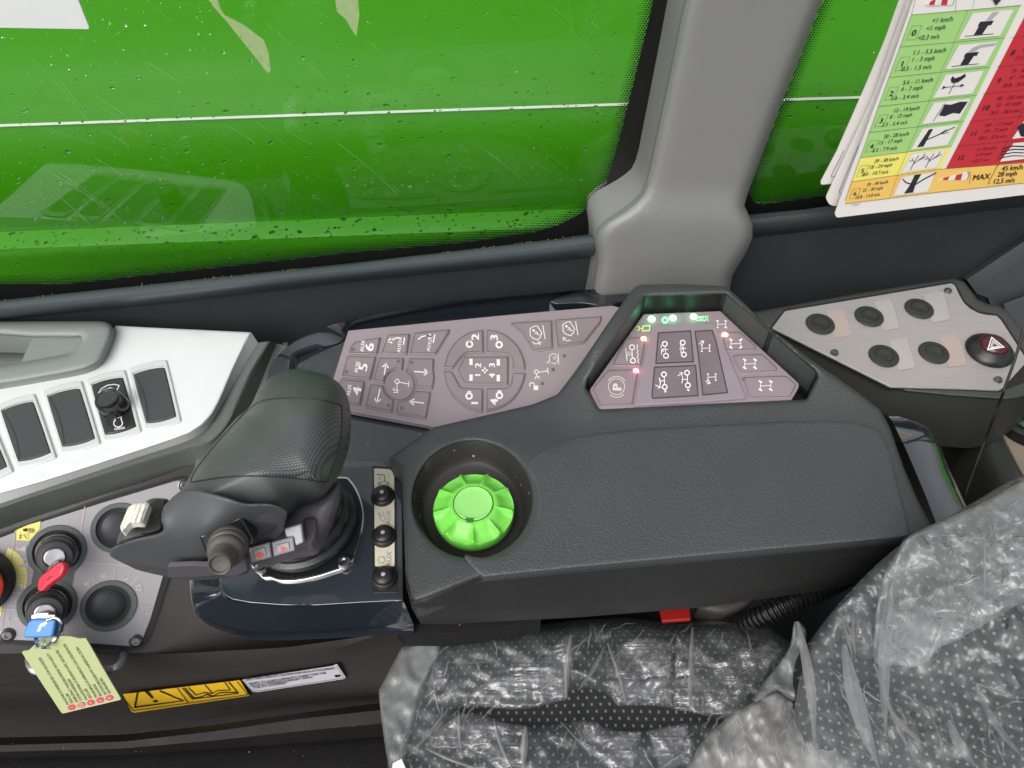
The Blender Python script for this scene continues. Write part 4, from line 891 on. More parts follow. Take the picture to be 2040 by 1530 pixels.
# sloped shiny outer band round the keypad housing
oc = smooth(q('V', (235, 1010), (255, 880), (290, 790), (370, 700), (480, 600), (640, 510), (840, 430), (1100, 370), (1500, 290), (2040, 208)), False, 4)
oc = [tuple(a) for a in oc] + [(1000, 592), (1165, 577)]; 
ic = [tuple(a) for a in smooth(q('V', (560, 1000), (545, 850), (560, 735), (640, 690), (940, 605), (1000, 560), (1050, 475), (1110, 430), (1250, 393), (1600, 320), (2040, 240)), False, 4)] + [(1000, 596), (1165, 582)]
mb = MB(); band([oc, lerpline(oc, ic, .04, 80), lerpline(oc, ic, .5, 80), lerpline(oc, ic, .97, 80), ic], [lambda p: HZ(-.03).hit(p), lambda p: HZ(.006).hit(p), lambda p: HZ(.003).hit(p), lambda p: HZ(-.003).hit(p), lambda p: HZ(-.006).hit(p)], 80, mb=mb)
mb.build('shiny_rim', mat('piano_rim', (.016, .021, .027), .07, coat=1.0, spec=1.0, var=.05), base, sharp=60)
flo_ = [(505, 800), (560, 705), (640, 680), (690, 640), (900, 600), (1165, 577), (1290, 570), (1300, 800), (860, 960), (560, 960), (505, 900)]
mb = MB(); sheet(flo_, BT, step=40, skirt=.03, mb=mb); mb.build('housing_floor', 'piano_black', base)
# raised lip along the right of the housing, up to the hood
sheet([(1150, 580), (1165, 577), (1180, 590), (1262, 583), (1262, 600), (1190, 608), (1160, 604), (1100, 606), (1090, 598)], HZ(.004), step=14, edge=2, drop=.001, skirt=.01).build('end_lip', 'piano_black', base)
# flat plate round the joystick, bevelled front
PT = HZ(-.002)
tp = [(690, 915), (762, 918), (768, 928), (802, 940), (803, 1197), (720, 1201), (620, 1207), (560, 1206), (497, 1201), (455, 1193), (440, 1180), (437, 1135), (434, 1120), (470, 1000), (560, 915)]
sheet(tp, PT, step=18, edge=2.5, drop=.0007, skirt=.004).build('joystick_plate', mat('plate_gloss', (.028, .036, .045), .13, coat=.9, spec=1.0, dust=.3, dcol=(.3, .3, .3), rvar=.3), base)
u0 = [(432, 1120), (436, 1135), (439, 1180), (455, 1194), (497, 1202), (560, 1207), (620, 1208), (720, 1202), (804, 1198)]
u1 = [(382, 1120), (378, 1135), (379, 1175), (384, 1206), (395, 1228), (422, 1243), (470, 1256), (560, 1261), (824, 1245)]
u2 = [(383, 1128), (379, 1143), (380, 1180), (386, 1214), (400, 1234), (430, 1252), (485, 1268), (555, 1276), (824, 1262)]
def keyed(l, n=60):
    return resample(smooth(l, False, 6), n=n)
mb = MB(); rows = [PT.hit(keyed(u0), -.0007), HZ(-.0045).hit(keyed(u0) * .93 + keyed(u1) * .07), HZ(-.0215).hit(keyed(u0) * .12 + keyed(u1) * .88), HZ(-.0255).hit(keyed(u1)), HZ(-.031).hit(keyed(u1) * .55 + keyed(u2) * .45), HZ(-.034).hit(keyed(u2)), HZ(-.06).hit(keyed(u2) + (20, -20))]
mb.grid(rows, flip=True); mb.build('front_bevel', 'piano_rim', base, sharp=30)
mb = MB(); sheet([(785, 1246), (824, 1243), (1000, 1238), (1080, 1232), (975, 1252), (900, 1262), (800, 1262)], HZ(-.036), step=14, skirt=.02, mb=mb); mb.build('tail_trim', 'floor_black', base)
# label strip with three push buttons
strip = [(745, 933), (778, 935), (785, 945), (786, 1128), (747, 1128)]
MB().slab(PT.off(.0004), rounded([(742, 928), (780, 930), (790, 945), (792, 1180), (743, 1180)], 3), .0006).build('strip_frame', 'gloss_dark', base)
MB().slab(PT.off(.0007), rounded(strip, 3), .0006).build('label_strip', 'label_cream', base)
pr = Print(PT.off(.0007), 'D', .0002); pr.line([(1755, 718), (1805, 722), (1803, 760), (1800, 765)], 7); pr.arrow((1790, 760), (1765, 780), 4, 14); pr.arrow((1808, 755), (1830, 780), 4, 14); pr.text('A', (1775, 742), 26, (5, -100)); pr.line([(1832, 712), (1832, 740)], 3)
pr.text('AUX', (1828, 990), 44, (6, -100), wide=1.0); pr.text('AUX', (1832, 1255), 46, (6, -100), wide=1.05)
pr.line([(1782, 1010), (1800, 1015), (1808, 990), (1795, 975), (1778, 985), (1782, 1010)], 3); pr.arrow((1775, 1000), (1770, 962), 3, 12); pr.line([(1790, 975), (1798, 955)], 3)
pr.line(circ((1785, 1260), 21, n=20, a0=-60, a1=270), 4); pr.arrow((1794, 1240), (1802, 1245), 3, 8); pr.build('strip_print', 'ink_dim', base)
for i, p in enumerate(((763, 990), (765, 1070), (766, 1153))):
    C = PT.hit([p])[0]; MB().lathe(C, (0, 0, 1), [(.0076, 0), (.0077, .0012), (.0070, .0030), (.0062, .0036), (.0061, .0030), (.0059, .0030), (.0057, .0042), (.0050, .0052), (.0034, .0059), (.0015, .0062), (.0001, .0062)], 40).build('push_button', mat('button_black', (.016, .016, .017), .38) if i == 0 else 'button_black', base)
    MB().lathe(C + np.array([0, 0, .0061]), (0, 0, 1), [(.0014, 0), (.0012, .0003), (.0001, .0004)], 12).build('button_highlight', 'ink_smoke', base)  # small grey dot painted as the highlight on the button dome

# ================================================================== keypad A (pink membrane)
kpa = empty('membrane_keypad', at(860, 730, 0), 'large dusty pink membrane keypad with arrow, AUX and gear keys behind the joystick', 'keypad')
KA = HZ(.0010)
out = E_((122, 212), (600, 165), (1200, 105), (2040, 30), (2150, 60), (1900, 560), (1500, 900), (1000, 905), (800, 912), (740, 908), (440, 852), (140, 797), (-60, 740), (18, 548))
MB().slab(KA, out, .004, bevel=.0006).build('membrane', 'keypad_pink', kpa)
SYM = {}
def key(parent, pl, outline, name='key', mt='key_pink', groove='keypad_groove', r=2.6, h=.0016, zoom='E', sym=None, ink='ink_key'):
    px = rounded(q(zoom, *outline), r)
    if area2(px) < 0: px = px[::-1]
    o = MB().slab(pl.off(h), px, h + .0004, bevel=.0007).build(name, mt, parent, sharp=60)
    ridge = inset(px, 2.3); pr = Print(pl.off(h), None, .00025); pr.line([tuple(a) for a in ridge], .9, True); pr.build('edge_groove', groove, o)
    if sym: p = Print(pl.off(h), zoom, .0004); sym(p); p.build('symbol', ink, o)
    return o
def dimple(p, c, r=12): p.fill(circ(c, r, n=16))
def AUX(n, c1, s1, c2_, s2, d1): return lambda p: (p.text('AUX', c1, s1, d1, bold=.025), p.text(n, c2_, s2, d1, bold=.05, wide=1.35))
ARC = lambda c, r0, a, b, n=8: [tuple(x) for x in circ(c, r0, n=n, a0=a, a1=b)]
kA = [((145, 318), (165, 292), (358, 256), (330, 383), (120, 378)), ((112, 395), (325, 398), (282, 566), (72, 545)), ((62, 560), (243, 578), (208, 752), (30, 730)),
      ((405, 240), (570, 232), (547, 384), (360, 376)), ((600, 225), (860, 200), (850, 230), (755, 385), (566, 380)),
      [(345, 405), (527, 408), (515, 500)] + ARC((495, 605), 118, 258, 200) + [(388, 592), (300, 570)], [(562, 410), (745, 412), (740, 480), (748, 560), (733, 634), (605, 618)] + ARC((495, 605), 118, -15, -62) + [(545, 505)],
      [(280, 598), (376, 607)] + ARC((495, 605), 118, 172, 112) + [(452, 715), (440, 803), (243, 766)], [(478, 722)] + ARC((495, 605), 118, 85, 35) + [(605, 645), (722, 655), (688, 850), (468, 815)],
      [(812, 480)] + ARC((1110, 495), 292, 190, 268, 9) + [(1105, 370), (985, 375), (950, 395), (880, 485)], [(1126, 204)] + ARC((1115, 495), 293, -80, -5, 9) + [(1408, 494), (1318, 494), (1308, 410), (1280, 380), (1126, 375)],
      [(812, 505), (875, 505), (915, 580), (942, 625), (1100, 630), (1098, 800)] + ARC((1110, 505), 295, 100, 172, 8), [(1410, 518), (1315, 516), (1302, 600), (1272, 625), (1122, 630), (1124, 793)] + ARC((1115, 500), 292, 80, 15, 8),
      ((962, 400), (1285, 398), (1283, 602), (968, 602), (912, 500)),
      ((1300, 152), (1600, 135), (1606, 340), (1460, 364), (1425, 300), (1375, 225), (1305, 170)), ((1620, 130), (1965, 105), (1955, 150), (1835, 300), (1640, 333))]
def gear(p, c, r, w): p.line(circ(c, r, n=12), w, True)
def q2(p): gear(p, (1003, 312), 21, 13); p.fill([(992, 282), (1018, 282), (1018, 292), (992, 292)]) ; p.text('2', (1045, 260), 78, (3, -100), bold=.05, wide=1.15)
def q3(p): gear(p, (1218, 316), 21, 13); p.text('3', (1182, 264), 78, (3, -100), bold=.05, wide=1.15)
def q1(p): gear(p, (1000, 688), 21, 13); p.fill([(988, 652), (1014, 652), (1014, 664), (988, 664)]); p.fill([(1016, 731), (1064, 731), (1064, 747), (1016, 747)])
def q4(p): gear(p, (1220, 684), 21, 13); p.fill([(1207, 648), (1234, 648), (1234, 660), (1207, 660)]); p.text('4', (1182, 730), 78, (3, -100), bold=.05, wide=1.15)
def qc(p):
    for x, y in ((1014, 440), (1212, 445), (1014, 555), (1212, 558)): p.fill([(x - 12, y - 23), (x + 12, y - 23), (x + 12, y + 23), (x - 12, y + 23)])
    p.text('2', (1065, 465), 62, (3, -100), bold=.05, wide=1.1); p.text('3', (1166, 465), 62, (3, -100), bold=.05, wide=1.1); p.text('4', (1166, 540), 62, (3, -100), bold=.05); p.fill([(1042, 530), (1082, 530), (1082, 541), (1042, 541)])
    p.line([(1114, 480), (1114, 524)], 12); p.line([(1092, 502), (1136, 502)], 12)
def cabsym(p, c, flip):
    x, y = c; p.line([(x - 48, y - 30), (x - 20, y - 48), (x + 5, y - 50), (x + 38, y), (x + 28, y + 30), (x + 10, y + 50), (x - 25, y + 40), (x - 45, y + 20)], 6, True)
    p.fill(circ((x - 22, y - 18), 9, n=12)); p.line([(x - 12, y - 10), (x + 4, y - 4), (x + 8, y + 12), (x + 24, y + 14)], 6); p.line([(x - 15, y + 4), (x + 2, y + 6)], 5); p.line([(x + 45, y - 55), (x + 62, y + 45)], 6)
syms = [AUX('6', (227, 325), 40, (277, 332), 88, (10, -63)), AUX('5', (186, 478), 40, (232, 478), 88, (12, -63)), AUX('4', (130, 645), 40, (186, 652), 88, (12, -63)),
        lambda p: (p.arrow((470, 272), (412, 295), 9, 26), p.line([(425, 290), (450, 272), (480, 266), (510, 270)], 9), p.line([(532, 262), (524, 318)], 9), p.text('AUTO', (495, 325), 34, (12, -80), bold=.03)),
        lambda p: (p.line([(630, 278), (655, 258), (690, 250), (725, 256)], 9), p.arrow((690, 250), (730, 260), 9, 26), p.line([(752, 240), (740, 304)], 9), p.text('AUTO', (712, 318), 34, (18, -80), bold=.03)),
        lambda p: p.arrow((384, 535), (398, 450), 9, 32), lambda p: p.arrow((600, 510), (705, 518), 9, 32), lambda p: p.arrow((354, 635), (330, 738), 9, 32), lambda p: p.arrow((672, 740), (570, 728), 9, 32),
        q2, q3, q1, q4, qc,
        lambda p: (cabsym(p, (1490, 230), 0), p.line([(1458, 295), (1480, 310), (1500, 308)], 6), p.arrow((1500, 308), (1522, 298), 6, 20)), lambda p: (cabsym(p, (1728, 200), 0), p.line([(1738, 282), (1710, 288), (1695, 278)], 6), p.arrow((1700, 285), (1682, 262), 6, 20))]
labs = ['key marked AUX 6', 'key marked AUX 5', 'key marked AUX 4', None, None, None, None, None, None, None, None, None, None, 'centre key with numbers one to four', None, None]
KO = []
for kpts, sy, lb in zip(kA, syms, labs):
    o = key(kpa, KA, kpts, sym=sy); KO.append(o)
    if lb: o['label'] = lb
dm = Print(KA.off(.0016), 'E', .0003)
for c in ((158, 350), (110, 512), (486, 437), (584, 444), (415, 756), (512, 775)): dimple(dm, c)
dm.build('indicator_dimples', 'key_dim', kpa); 
MB().slab(KA.off(.0014), q('E', *circ((495, 605), 106, n=40)), .0012, bevel=.0005).build('centre_disc', 'key_pink', kpa)
pr = Print(KA.off(.0014), 'E', .0003); pr.line(circ((478, 582), 15, n=10), 7, True); pr.lines([[(495, 588), (568, 602)], [(565, 578), (560, 622)], [(478, 600), (476, 640)], [(450, 634), (452, 645), (476, 648), (482, 642), (484, 668)], [(448, 634), (462, 634)], [(450, 662), (480, 662)]], 6)
pr.lines([[(455, 580), (465, 581)], [(480, 560), (479, 568)]], 6)
def fr(p, o, s, pts_, w): p.line([(o[0] + x * s, o[1] + y * s) for x, y in pts_], w)
pr.build('disc_symbol', 'ink_key', kpa)
pr = Print(KA, 'E', .0003)
cab = lambda x, y, s: [(x - 48 * s, y - 30 * s), (x - 20 * s, y - 48 * s), (x + 5 * s, y - 50 * s), (x + 38 * s, y), (x + 28 * s, y + 30 * s), (x + 10 * s, y + 50 * s), (x - 25 * s, y + 40 * s), (x - 45 * s, y + 20 * s)]
pr.line(cab(1618, 418, .75), 4.5, True); pr.line([(1608, 405), (1622, 412), (1626, 425)], 5); pr.line([(1646, 378), (1652, 460)], 4.5); pr.line([(1562, 440), (1575, 448), (1580, 430)], 4.5); pr.arrow((1606, 455), (1592, 440), 4, 12)
pr.line(circ((1488, 512), 14, n=10), 6, True); pr.lines([[(1502, 516), (1572, 506)], [(1568, 484), (1576, 528)], [(1490, 528), (1492, 548)], [(1484, 566), (1482, 550), (1505, 546), (1508, 564)]], 6)
pr.fill([(1468, 612), (1502, 612), (1502, 645), (1468, 645)]); pr.line([(1474, 612), (1470, 596), (1452, 590), (1440, 600), (1442, 620)], 7); pr.build('status_symbols', 'ink_key', kpa)
dm = Print(KA, 'E', .0003)
for c in ((1692, 396), (1610, 495), (1532, 598)): dimple(dm, c, 13)
dm.build('indicator_dimples', 'key_dim', kpa)

# ================================================================== armrest
arm = empty('armrest', at(1300, 1150, -.1), 'large textured black armrest with a raised hood and round recess holding the green knob', 'armrest')
AZ = HZ(.030)
hood_px = [(1284.6, 590.6), (1446, 586), (1536, 664), (1625, 741), (1628, 752), (1606, 796), (1400, 805), (1195, 816), (1167, 772), (1171, 756)]
cup = circ((941, 996), 119, 117, n=64)
def armz(p, e):
    u, v = p[:, 0], p[:, 1]
    t = np.clip((860 - v) / 240, 0, 1) * np.clip((u - 1060) / 120, 0, 1); t = t * t * (3 - 2 * t)
    s = np.clip((900 - v - (1100 - u) * .05) / 60, 0, 1) * np.clip((1180 - u) / 80, 0, 1) * np.clip((u - 780) / 60, 0, 1)
    l = np.clip((905 - u) / 110, 0, 1)
    return .022 * t - .004 * s - .007 * l * l
ao = [(776, 912), (812, 886), (840, 866), (864, 851), (920, 838), (1000, 820), (1060, 806), (1110, 786), (1142, 745), (1180, 690), (1222, 628), (1262, 574), (1272, 567), (1360, 566), (1445, 570), (1462, 584), (1530, 650), (1620, 720), (1700, 775), (1752, 815), (1772, 850), (1800, 930), (1830, 1000), (1857, 1050), (1866, 1066),
      (1790, 1070), (1500, 1097), (1150, 1130), (960, 1148), (900, 1172), (850, 1192), (822, 1200), (808, 1140), (800, 930)]
mb = MB(); sheet(ao, AZ, h=armz, holes=[cup, hood_px], step=14, edge=9, drop=.004, skirt=.02, mb=mb)
arm_body = mb.build('body', 'armrest_soft', arm, sharp=50)
mb = MB()
g0 = [(822, 1199), (850, 1191), (900, 1171), (960, 1147), (1150, 1129), (1500, 1096), (1790, 1069), (1870, 1064)]
g0 = [(806, 1125), (812, 1165), (822, 1199), (850, 1191), (900, 1171), (960, 1147), (1150, 1129), (1500, 1096), (1790, 1069), (1870, 1064)]
g1 = [(806, 1127), (810, 1170), (820, 1210), (850, 1206), (900, 1184), (960, 1157), (1150, 1139), (1500, 1105), (1790, 1078), (1875, 1070)]
g2 = [(808, 1130), (814, 1180), (832, 1232), (860, 1234), (900, 1234), (960, 1232), (1150, 1222), (1400, 1202), (1640, 1166), (1800, 1130)]
g3 = [(809, 1130), (816, 1182), (838, 1243), (870, 1244), (910, 1243), (960, 1240), (1150, 1230), (1400, 1210), (1640, 1176), (1800, 1140)]
r_ = lambda l: resample(l, n=70)
def idx(l, n=9):   # keeps matching corners matched
    return np.vstack([np.linspace(l[i], l[i + 1], n, endpoint=False) for i in range(len(l) - 1)] + [[l[-1]]])
G0, G1, G2, G3 = map(idx, (g0, g1, g2, g3))
h0 = armz(G0, None) - .004
mb.grid([AZ.hit(G0, h0 + .0002), AZ.hit(G0 * .5 + G1 * .5, h0 - .0012), AZ.hit(G1, h0 - .006), HZ(-.006).hit(G2 * .8 + G1 * .2), HZ(-.022).hit(G2), HZ(-.030).hit(G3), HZ(-.032).hit(G3 + (0, -30))], flip=True)
sh = mb.build('front_shell', mat('armrest_front_shaded', (.020, .020, .020), .5, bump=.4, bscale=900, dust=.1), arm, sharp=60)  # front coloured darker than the top, its shade put into the base colour
mb = MB(); mb.grid([AZ.hit(idx([(776, 912), (800, 930), (808, 1140), (822, 1202)]), -.012), HZ(-.03).hit(idx([(776, 912), (800, 930), (808, 1140), (826, 1222)]))]); mb.build('side_shell', 'armrest_soft', arm)
# thicker textured pad on top
pad = [(1048, 925), (1066, 962), (1070, 1000), (1062, 1046), (1038, 1082), (1004, 1104), (960, 1112), (922, 1104), (936, 1124), (960, 1147), (985, 1147), (1150, 1130), (1500, 1097), (1790, 1070), (1812, 1062), (1808, 1040), (1785, 950), (1765, 880), (1735, 850), (1640, 838), (1400, 848), (1200, 862), (1100, 885)]
mb = MB(); sheet(smooth(pad, True, 3), AZ, h=lambda p, e: armz(p, e) + .0012, step=14, edge=9, drop=.0009, skirt=.004, mb=mb); mb.build('top_pad', 'armrest_black', arm, sharp=60)
# round recess
CC = AZ.hit([(941, 996)])[0]; pxr = np.linalg.norm(AZ.hit([(941, 996)])[0] - AZ.hit([(942, 996)])[0])
W0 = AZ.hit(cup[::-1], armz(cup[::-1], None) - .004); cen = W0.mean(0); mb = MB()
rows = [W0]
for k, z in ((.985, -.006), (.95, -.012), (.91, -.016), (.88, -.020), (.82, -.0215), (.4, -.0215)): rows.append(np.stack([cen[0] + (W0[:, 0] - cen[0]) * k, cen[1] + (W0[:, 1] - cen[1]) * k, np.full(len(W0), AZ.p[2] + z)], 1))
mb.grid(rows, True, flip=False); mb.add(rows[-1], [range(len(W0))]); mb.build('recess', 'recess_black', arm, sharp=50)
# hood inner walls
hp = rounded(hood_px, 6, 5); top = AZ.hit(hp, armz(hp, None) - .004); mb = MB(); bot = top.copy(); bot[:, 2] = .010
mb.grid([top, bot], True, flip=False); mb.build('hood_wall', mat('hood_wall', (.010, .010, .010), .45, var=.1), arm, sharp=20)
mb = MB(); mb.add(bot, [range(len(bot) - 1, -1, -1)]); mb.build('hood_floor', 'gloss_dark', arm)

# ================================================================== keypad B, under the hood
kpb = empty('function_keypad', at(1390, 720, .01), 'small tilted pink keypad under the armrest hood with lit green, orange and red lamps', 'keypad')
KB = pl3((1282, 625, .0335), (1193, 814, .0290), (1591, 768, .0300))
def F_(*p): return q('F', *p)
MB().slab(KB, rounded(F_((580, 265), (1205, 240), (1365, 390), (1845, 830), (1842, 865), (1785, 962), (1000, 1000), (215, 1038), (143, 890), (150, 868)), 2.5), .004, bevel=.0008).build('membrane', 'pad_b', kpb)
def keyb(pts_, **k):
    return key(kpb, KB, pts_, zoom='F', mt=k.pop('mt', 'pad_b_key'), r=k.pop('r', 3.5), h=k.pop('h', .0009), ink=k.pop('ink', 'ink_key'), **k)
def axle(p, c, s=1.0, w=9, lean=(0, 0), blk=13):
    x, y = c; p.line([(x - 42 * s, y + 2), (x + 42 * s, y - 2)], w * .55)
    for sx, l in ((-1, lean[0]), (1, lean[1])):
        X = x + sx * 42 * s; p.line([(X, y - 30 * s), (X, y + 30 * s)], w * .55)
        for sy in (-1, 1): p.line([(X - blk * s, y + sy * 33 * s - l * s), (X + blk * s, y + sy * 33 * s + l * s)], w * 1.4 * s)
def pk(p): p.line(circ((360, 858), 66, n=40), 6, True); p.line(circ((360, 858), 84, n=16, a0=215, a1=325), 6); p.line(circ((362, 858), 86, n=16, a0=45, a1=130), 6); p.text('P', (365, 860), 105, (3, -100), bold=.06) 
def sus(p):
    p.line(circ((486, 538), 20, n=20), 8, True); p.line(circ((494, 646), 20, n=20), 8, True)
    p.line([(434, 545), (446, 645)], 6); p.line([(452, 610), (454, 568), (464, 610), (468, 570), (480, 612), (486, 565)], 5); p.line([(486, 560), (490, 625)], 6)
    p.line([(524, 515), (534, 530), (524, 548), (536, 565), (526, 582), (538, 600), (528, 618), (540, 635), (532, 650), (542, 668)], 5)
keyb([(430, 470), (455, 452), (590, 452), (600, 470), (560, 690), (335, 688), (330, 665)], sym=sus)
keyb([(290, 720), (545, 712), (540, 730), (490, 1005), (225, 1020), (165, 880), (170, 860)], sym=pk, ink='ink_cream')
keyb([(1225, 412), (1362, 406), (1500, 530), (1490, 560), (1250, 570), (1235, 540)], sym=lambda p: axle(p, (1330, 508), .95, lean=(8, -8)))
keyb([(1300, 610), (1320, 595), (1545, 588), (1670, 705), (1660, 735), (1380, 752), (1365, 745)], sym=lambda p: axle(p, (1444, 672), 1.0, lean=(8, 8)))
keyb([(1378, 785), (1395, 775), (1740, 765), (1825, 840), (1770, 945), (1440, 955)], sym=lambda p: axle(p, (1572, 850), 1.0, lean=(8, 8)))
MB().slab(KB.off(.0016), F_((655, 355), (1160, 340), (1190, 400), (1415, 950), (1000, 985), (505, 1010), (560, 720), (640, 400)), .0018, bevel=.0006, r=2).build('centre_block', 'pad_b', kpb)
def wheels(p, a, b, w=9, r=19): p.line(circ(a, r, n=18), w, True); p.line(circ(b, r, n=18), w, True)
def k1(p):
    wheels(p, (752, 510), (762, 607)); p.lines([[(754, 530), (760, 588)], [(735, 552), (780, 556)], [(722, 520), (724, 545)], [(724, 570), (727, 598)]], 6); p.arrow((745, 575), (726, 556), 5, 16)
    wheels(p, (898, 500), (908, 597)); p.lines([[(900, 520), (906, 578)], [(885, 545), (925, 548)], [(880, 520), (882, 540)], [(882, 558), (885, 585)]], 6); p.arrow((868, 550), (905, 548), 5, 16)
def k2(p): axle(p, (1085, 545), .75, 9, (0, 0), 10); p.arrow((1030, 512), (1070, 488), 6, 24); axle(p, (1135, 780), .75, 9, (0, 0), 10); p.arrow((1082, 812), (1122, 830), 6, 24)
def k3(p):
    wheels(p, (745, 758), (752, 860)); p.lines([[(748, 780), (750, 840)], [(708, 785), (718, 842)], [(712, 812), (748, 810)]], 7); p.arrow((675, 845), (720, 865), 6, 22); p.fill([(745, 888), (768, 888), (757, 910)])
    wheels(p, (933, 745), (940, 846)); p.lines([[(935, 765), (938, 826)], [(898, 770), (892, 830)], [(896, 800), (935, 798)]], 7); p.arrow((858, 770), (898, 745), 6, 22); p.fill([(930, 876), (956, 876), (944, 898)])
for pts_, sy in ((((700, 420), (962, 405), (985, 655), (680, 668)), k1), (((670, 700), (1003, 685), (1022, 930), (655, 952), (648, 930)), k3), (((998, 408), (1138, 400), (1165, 480), (1262, 905), (1062, 925), (1035, 680)), k2)):
    o = MB().slab(KB.off(.0019), rounded(F_(*pts_), 3), .0004).build('deep_key', 'pad_b_deep', kpb)
    fr_ = Print(KB.off(.0017), 'F', .0004); fr_.line([tuple((np.array(a) - 0)) for a in pts_], 9, True); fr_.build('edge_groove', mat('groove_b', (.05, .04, .045), .7) if 'groove_b' not in M else 'groove_b', o)
    p = Print(KB.off(.0019), 'F', .0004); sy(p); p.build('symbol', 'ink_key', o)
pr = Print(KB, 'F', .0004); axle(pr, (1214, 350), .8, 8, (6, 6)); pr.build('status_symbol', 'ink_key', kpb)
pr = Print(KB, 'F', .0004); pr.line([(575, 365), (630, 362), (628, 402), (572, 405)], 9, True); pr.line([(522, 370), (545, 370), (545, 398), (525, 398)], 6); pr.line([(545, 384), (570, 384)], 6); pr.build('lit_symbol', 'ink_yellowgreen', kpb)
pr = Print(KB, 'F', .0004); pr.fill(circ((755, 317), 30, n=28), holes=[circ((755, 317), 11, n=14)]); pr.line([(1015, 290), (1088, 288), (1085, 322), (1015, 322)], 7, True); pr.fill([(1020, 292), (1070, 292), (1070, 302), (1020, 302)]); pr.line([(1100, 278), (1106, 330)], 5); pr.line([(1030, 312), (1075, 310)], 5); pr.build('lit_symbol', 'ink_green', kpb)
for c, m_, rr in (((645, 311), 'led_green', 1), ((818, 303), 'led_green', .95), ((986, 292), 'led_green', .95), ((580, 475), 'led_orange', .8), ((1240, 441), 'led_orange', .8), ((517, 735), 'led_red', .8)):
    C = KB.hit(q('F', c))[0]; MB().lathe(C, KB.n, [(.0026 * rr, 0), (.0025 * rr, .0010), (.0015 * rr, .0015), (.0001, .0016)], 20).build('indicator_lamp', m_, kpb)
    lm = bpy.data.lights.new('lamp_glow', 'POINT'); lm.energy = .0011 * rr; lm.shadow_soft_size = .002; lm.color = {'led_green': (.15, 1, .35), 'led_orange': (1, .35, .1), 'led_red': (1, .08, .2)}[m_]
    lo = bpy.data.objects.new('lamp_glow', lm); COL.objects.link(lo); lo.parent = kpb; lo.location = Vector(C + KB.n * .0035) - kpb.location
pr = Print(KB, 'F', .0004); dimple(pr, (1156, 285), 13); pr.build('unlit_lamp', 'ink_dim', kpb); pr = Print(KB.off(.0009), 'F', .0004); dimple(pr, (1394, 799), 14); pr.build('unlit_lamp', 'key_dim', kpb)

# ================================================================== green knob
top_z = .027; GT = HZ(top_z).hit([(943, 1003)])[0]; Rk = np.linalg.norm(HZ(top_z).hit([(943 + 82, 1003)])[0] - GT); GC = np.array([GT[0], GT[1], .004])
gk = empty('control_knob', tuple(GC), 'bright lime green scalloped rotary knob sitting in the round armrest recess', 'knob')
NB = 9; mb = MB(); A = np.linspace(0, 2 * np.pi, 216, endpoint=False); rows = []
def krow(k, z, sc, cut):
    """scallops: rounded bites from the rim in towards the cap"""
    ph = (A * NB / (2 * np.pi) + .22) % 1; b = np.clip(1 - np.abs(2 * ph - 1) ** 5.0, 0, 1)
    rr = Rk * k * (1 - sc * b); zz = z - cut * b; return np.stack([GC[0] + rr * np.cos(A), GC[1] + rr * np.sin(A), zz], 1)
for k, z, sc, cut in ((.92, .010, 0, 0), (.96, .012, 0, 0), (.99, .016, .0, 0), (1.0, .0205, .006, .0003), (1.0, .0228, .014, .0012), (.992, .0242, .018, .0026), (.97, .0252, .015, .0038), (.93, .0259, .010, .0044), (.87, .0263, .005, .0045), (.80, .0266, .002, .0041), (.73, .0268, 0, .0033), (.67, .0270, 0, .0021), (.61, .0271, 0, .0008), (.57, .0271, 0, .0002), (.54, .0271, 0, 0), (.49, .0271, 0, 0)): rows.append(krow(k, z, sc, cut))
mb.grid(rows, True); mb.add(rows[-1], [range(216)]); mb.build('knob_body', 'knob_green', gk, sharp=80)
c_ = np.array([GC[0], GC[1], top_z])
MB().lathe(c_ - np.array([0, 0, .0004]), (0, 0, 1), [(Rk * .475, 0), (Rk * .475, .0007), (Rk * .46, .0012), (Rk * .44, .0010), (Rk * .3, .0008), (.0001, .0007)], 60).build('knob_cap', 'knob_green_cap', gk)
MB().lathe(c_ + np.array([0, 0, .0]), (0, 0, 1), [(Rk * .495, 0), (Rk * .495, .0001), (Rk * .475, .0001)], 60, cap=False).build('cap_groove', mat('groove_green', (.03, .2, .02), .6), gk)
pr = Print(HZ(top_z + .0006), None, .0003); pr.fill([(927, 1031), (944, 1032), (942, 1041), (930, 1041)]); pr.build('cap_notch', mat('notch_green', (.04, .16, .02), .6), gk)
o = MB().lathe(HZ(.010).hit([(838, 993)])[0], (.2, 0, 1), [(.0011, 0), (.0010, .0006), (.0001, .0008)], 10).build('paper_crumb', 'paper_white', None); tag(o, 'tiny white crumb lying in the recess left of the green knob', 'crumb')
# ================================================================== right: hazard panel and its housing
def G_(*p): return q('G', *p)
hz = empty('rear_console', at(1800, 800, -.1), 'dark olive grey rear side console surrounding the silver hazard panel on the right', 'console')
so = G_((-120, 320), (-20, 312), (240, 265), (800, 165), (1500, 55), (1560, 58), (1600, 90), (1690, 215), (1740, 245), (1860, 262), (1930, 310), (2060, 490), (2300, 800), (2100, 930), (1935, 975), (1500, 945), (1100, 905), (960, 850), (500, 620), (0, 370))
mb = MB(); sheet(so, HZ(-.0115), step=22, edge=7, drop=.004, skirt=.06, mb=mb); mb.build('surround', 'olive_plastic', hz, sharp=60)
HP2 = HZ(-.0095)
po = rounded(G_((145, 425), (240, 300), (1495, 90), (1522, 108), (1555, 180), (1590, 240), (1640, 285), (1700, 315), (1760, 328), (1835, 335), (1870, 370), (2045, 640), (2200, 760), (2040, 720), (1880, 880), (1850, 896), (1600, 884), (1040, 870)), 3)
pn = empty('hazard_switch_unit', at(1780, 690, -.01), 'brushed silver panel with five round black blanks and a red hazard button', 'control panel')
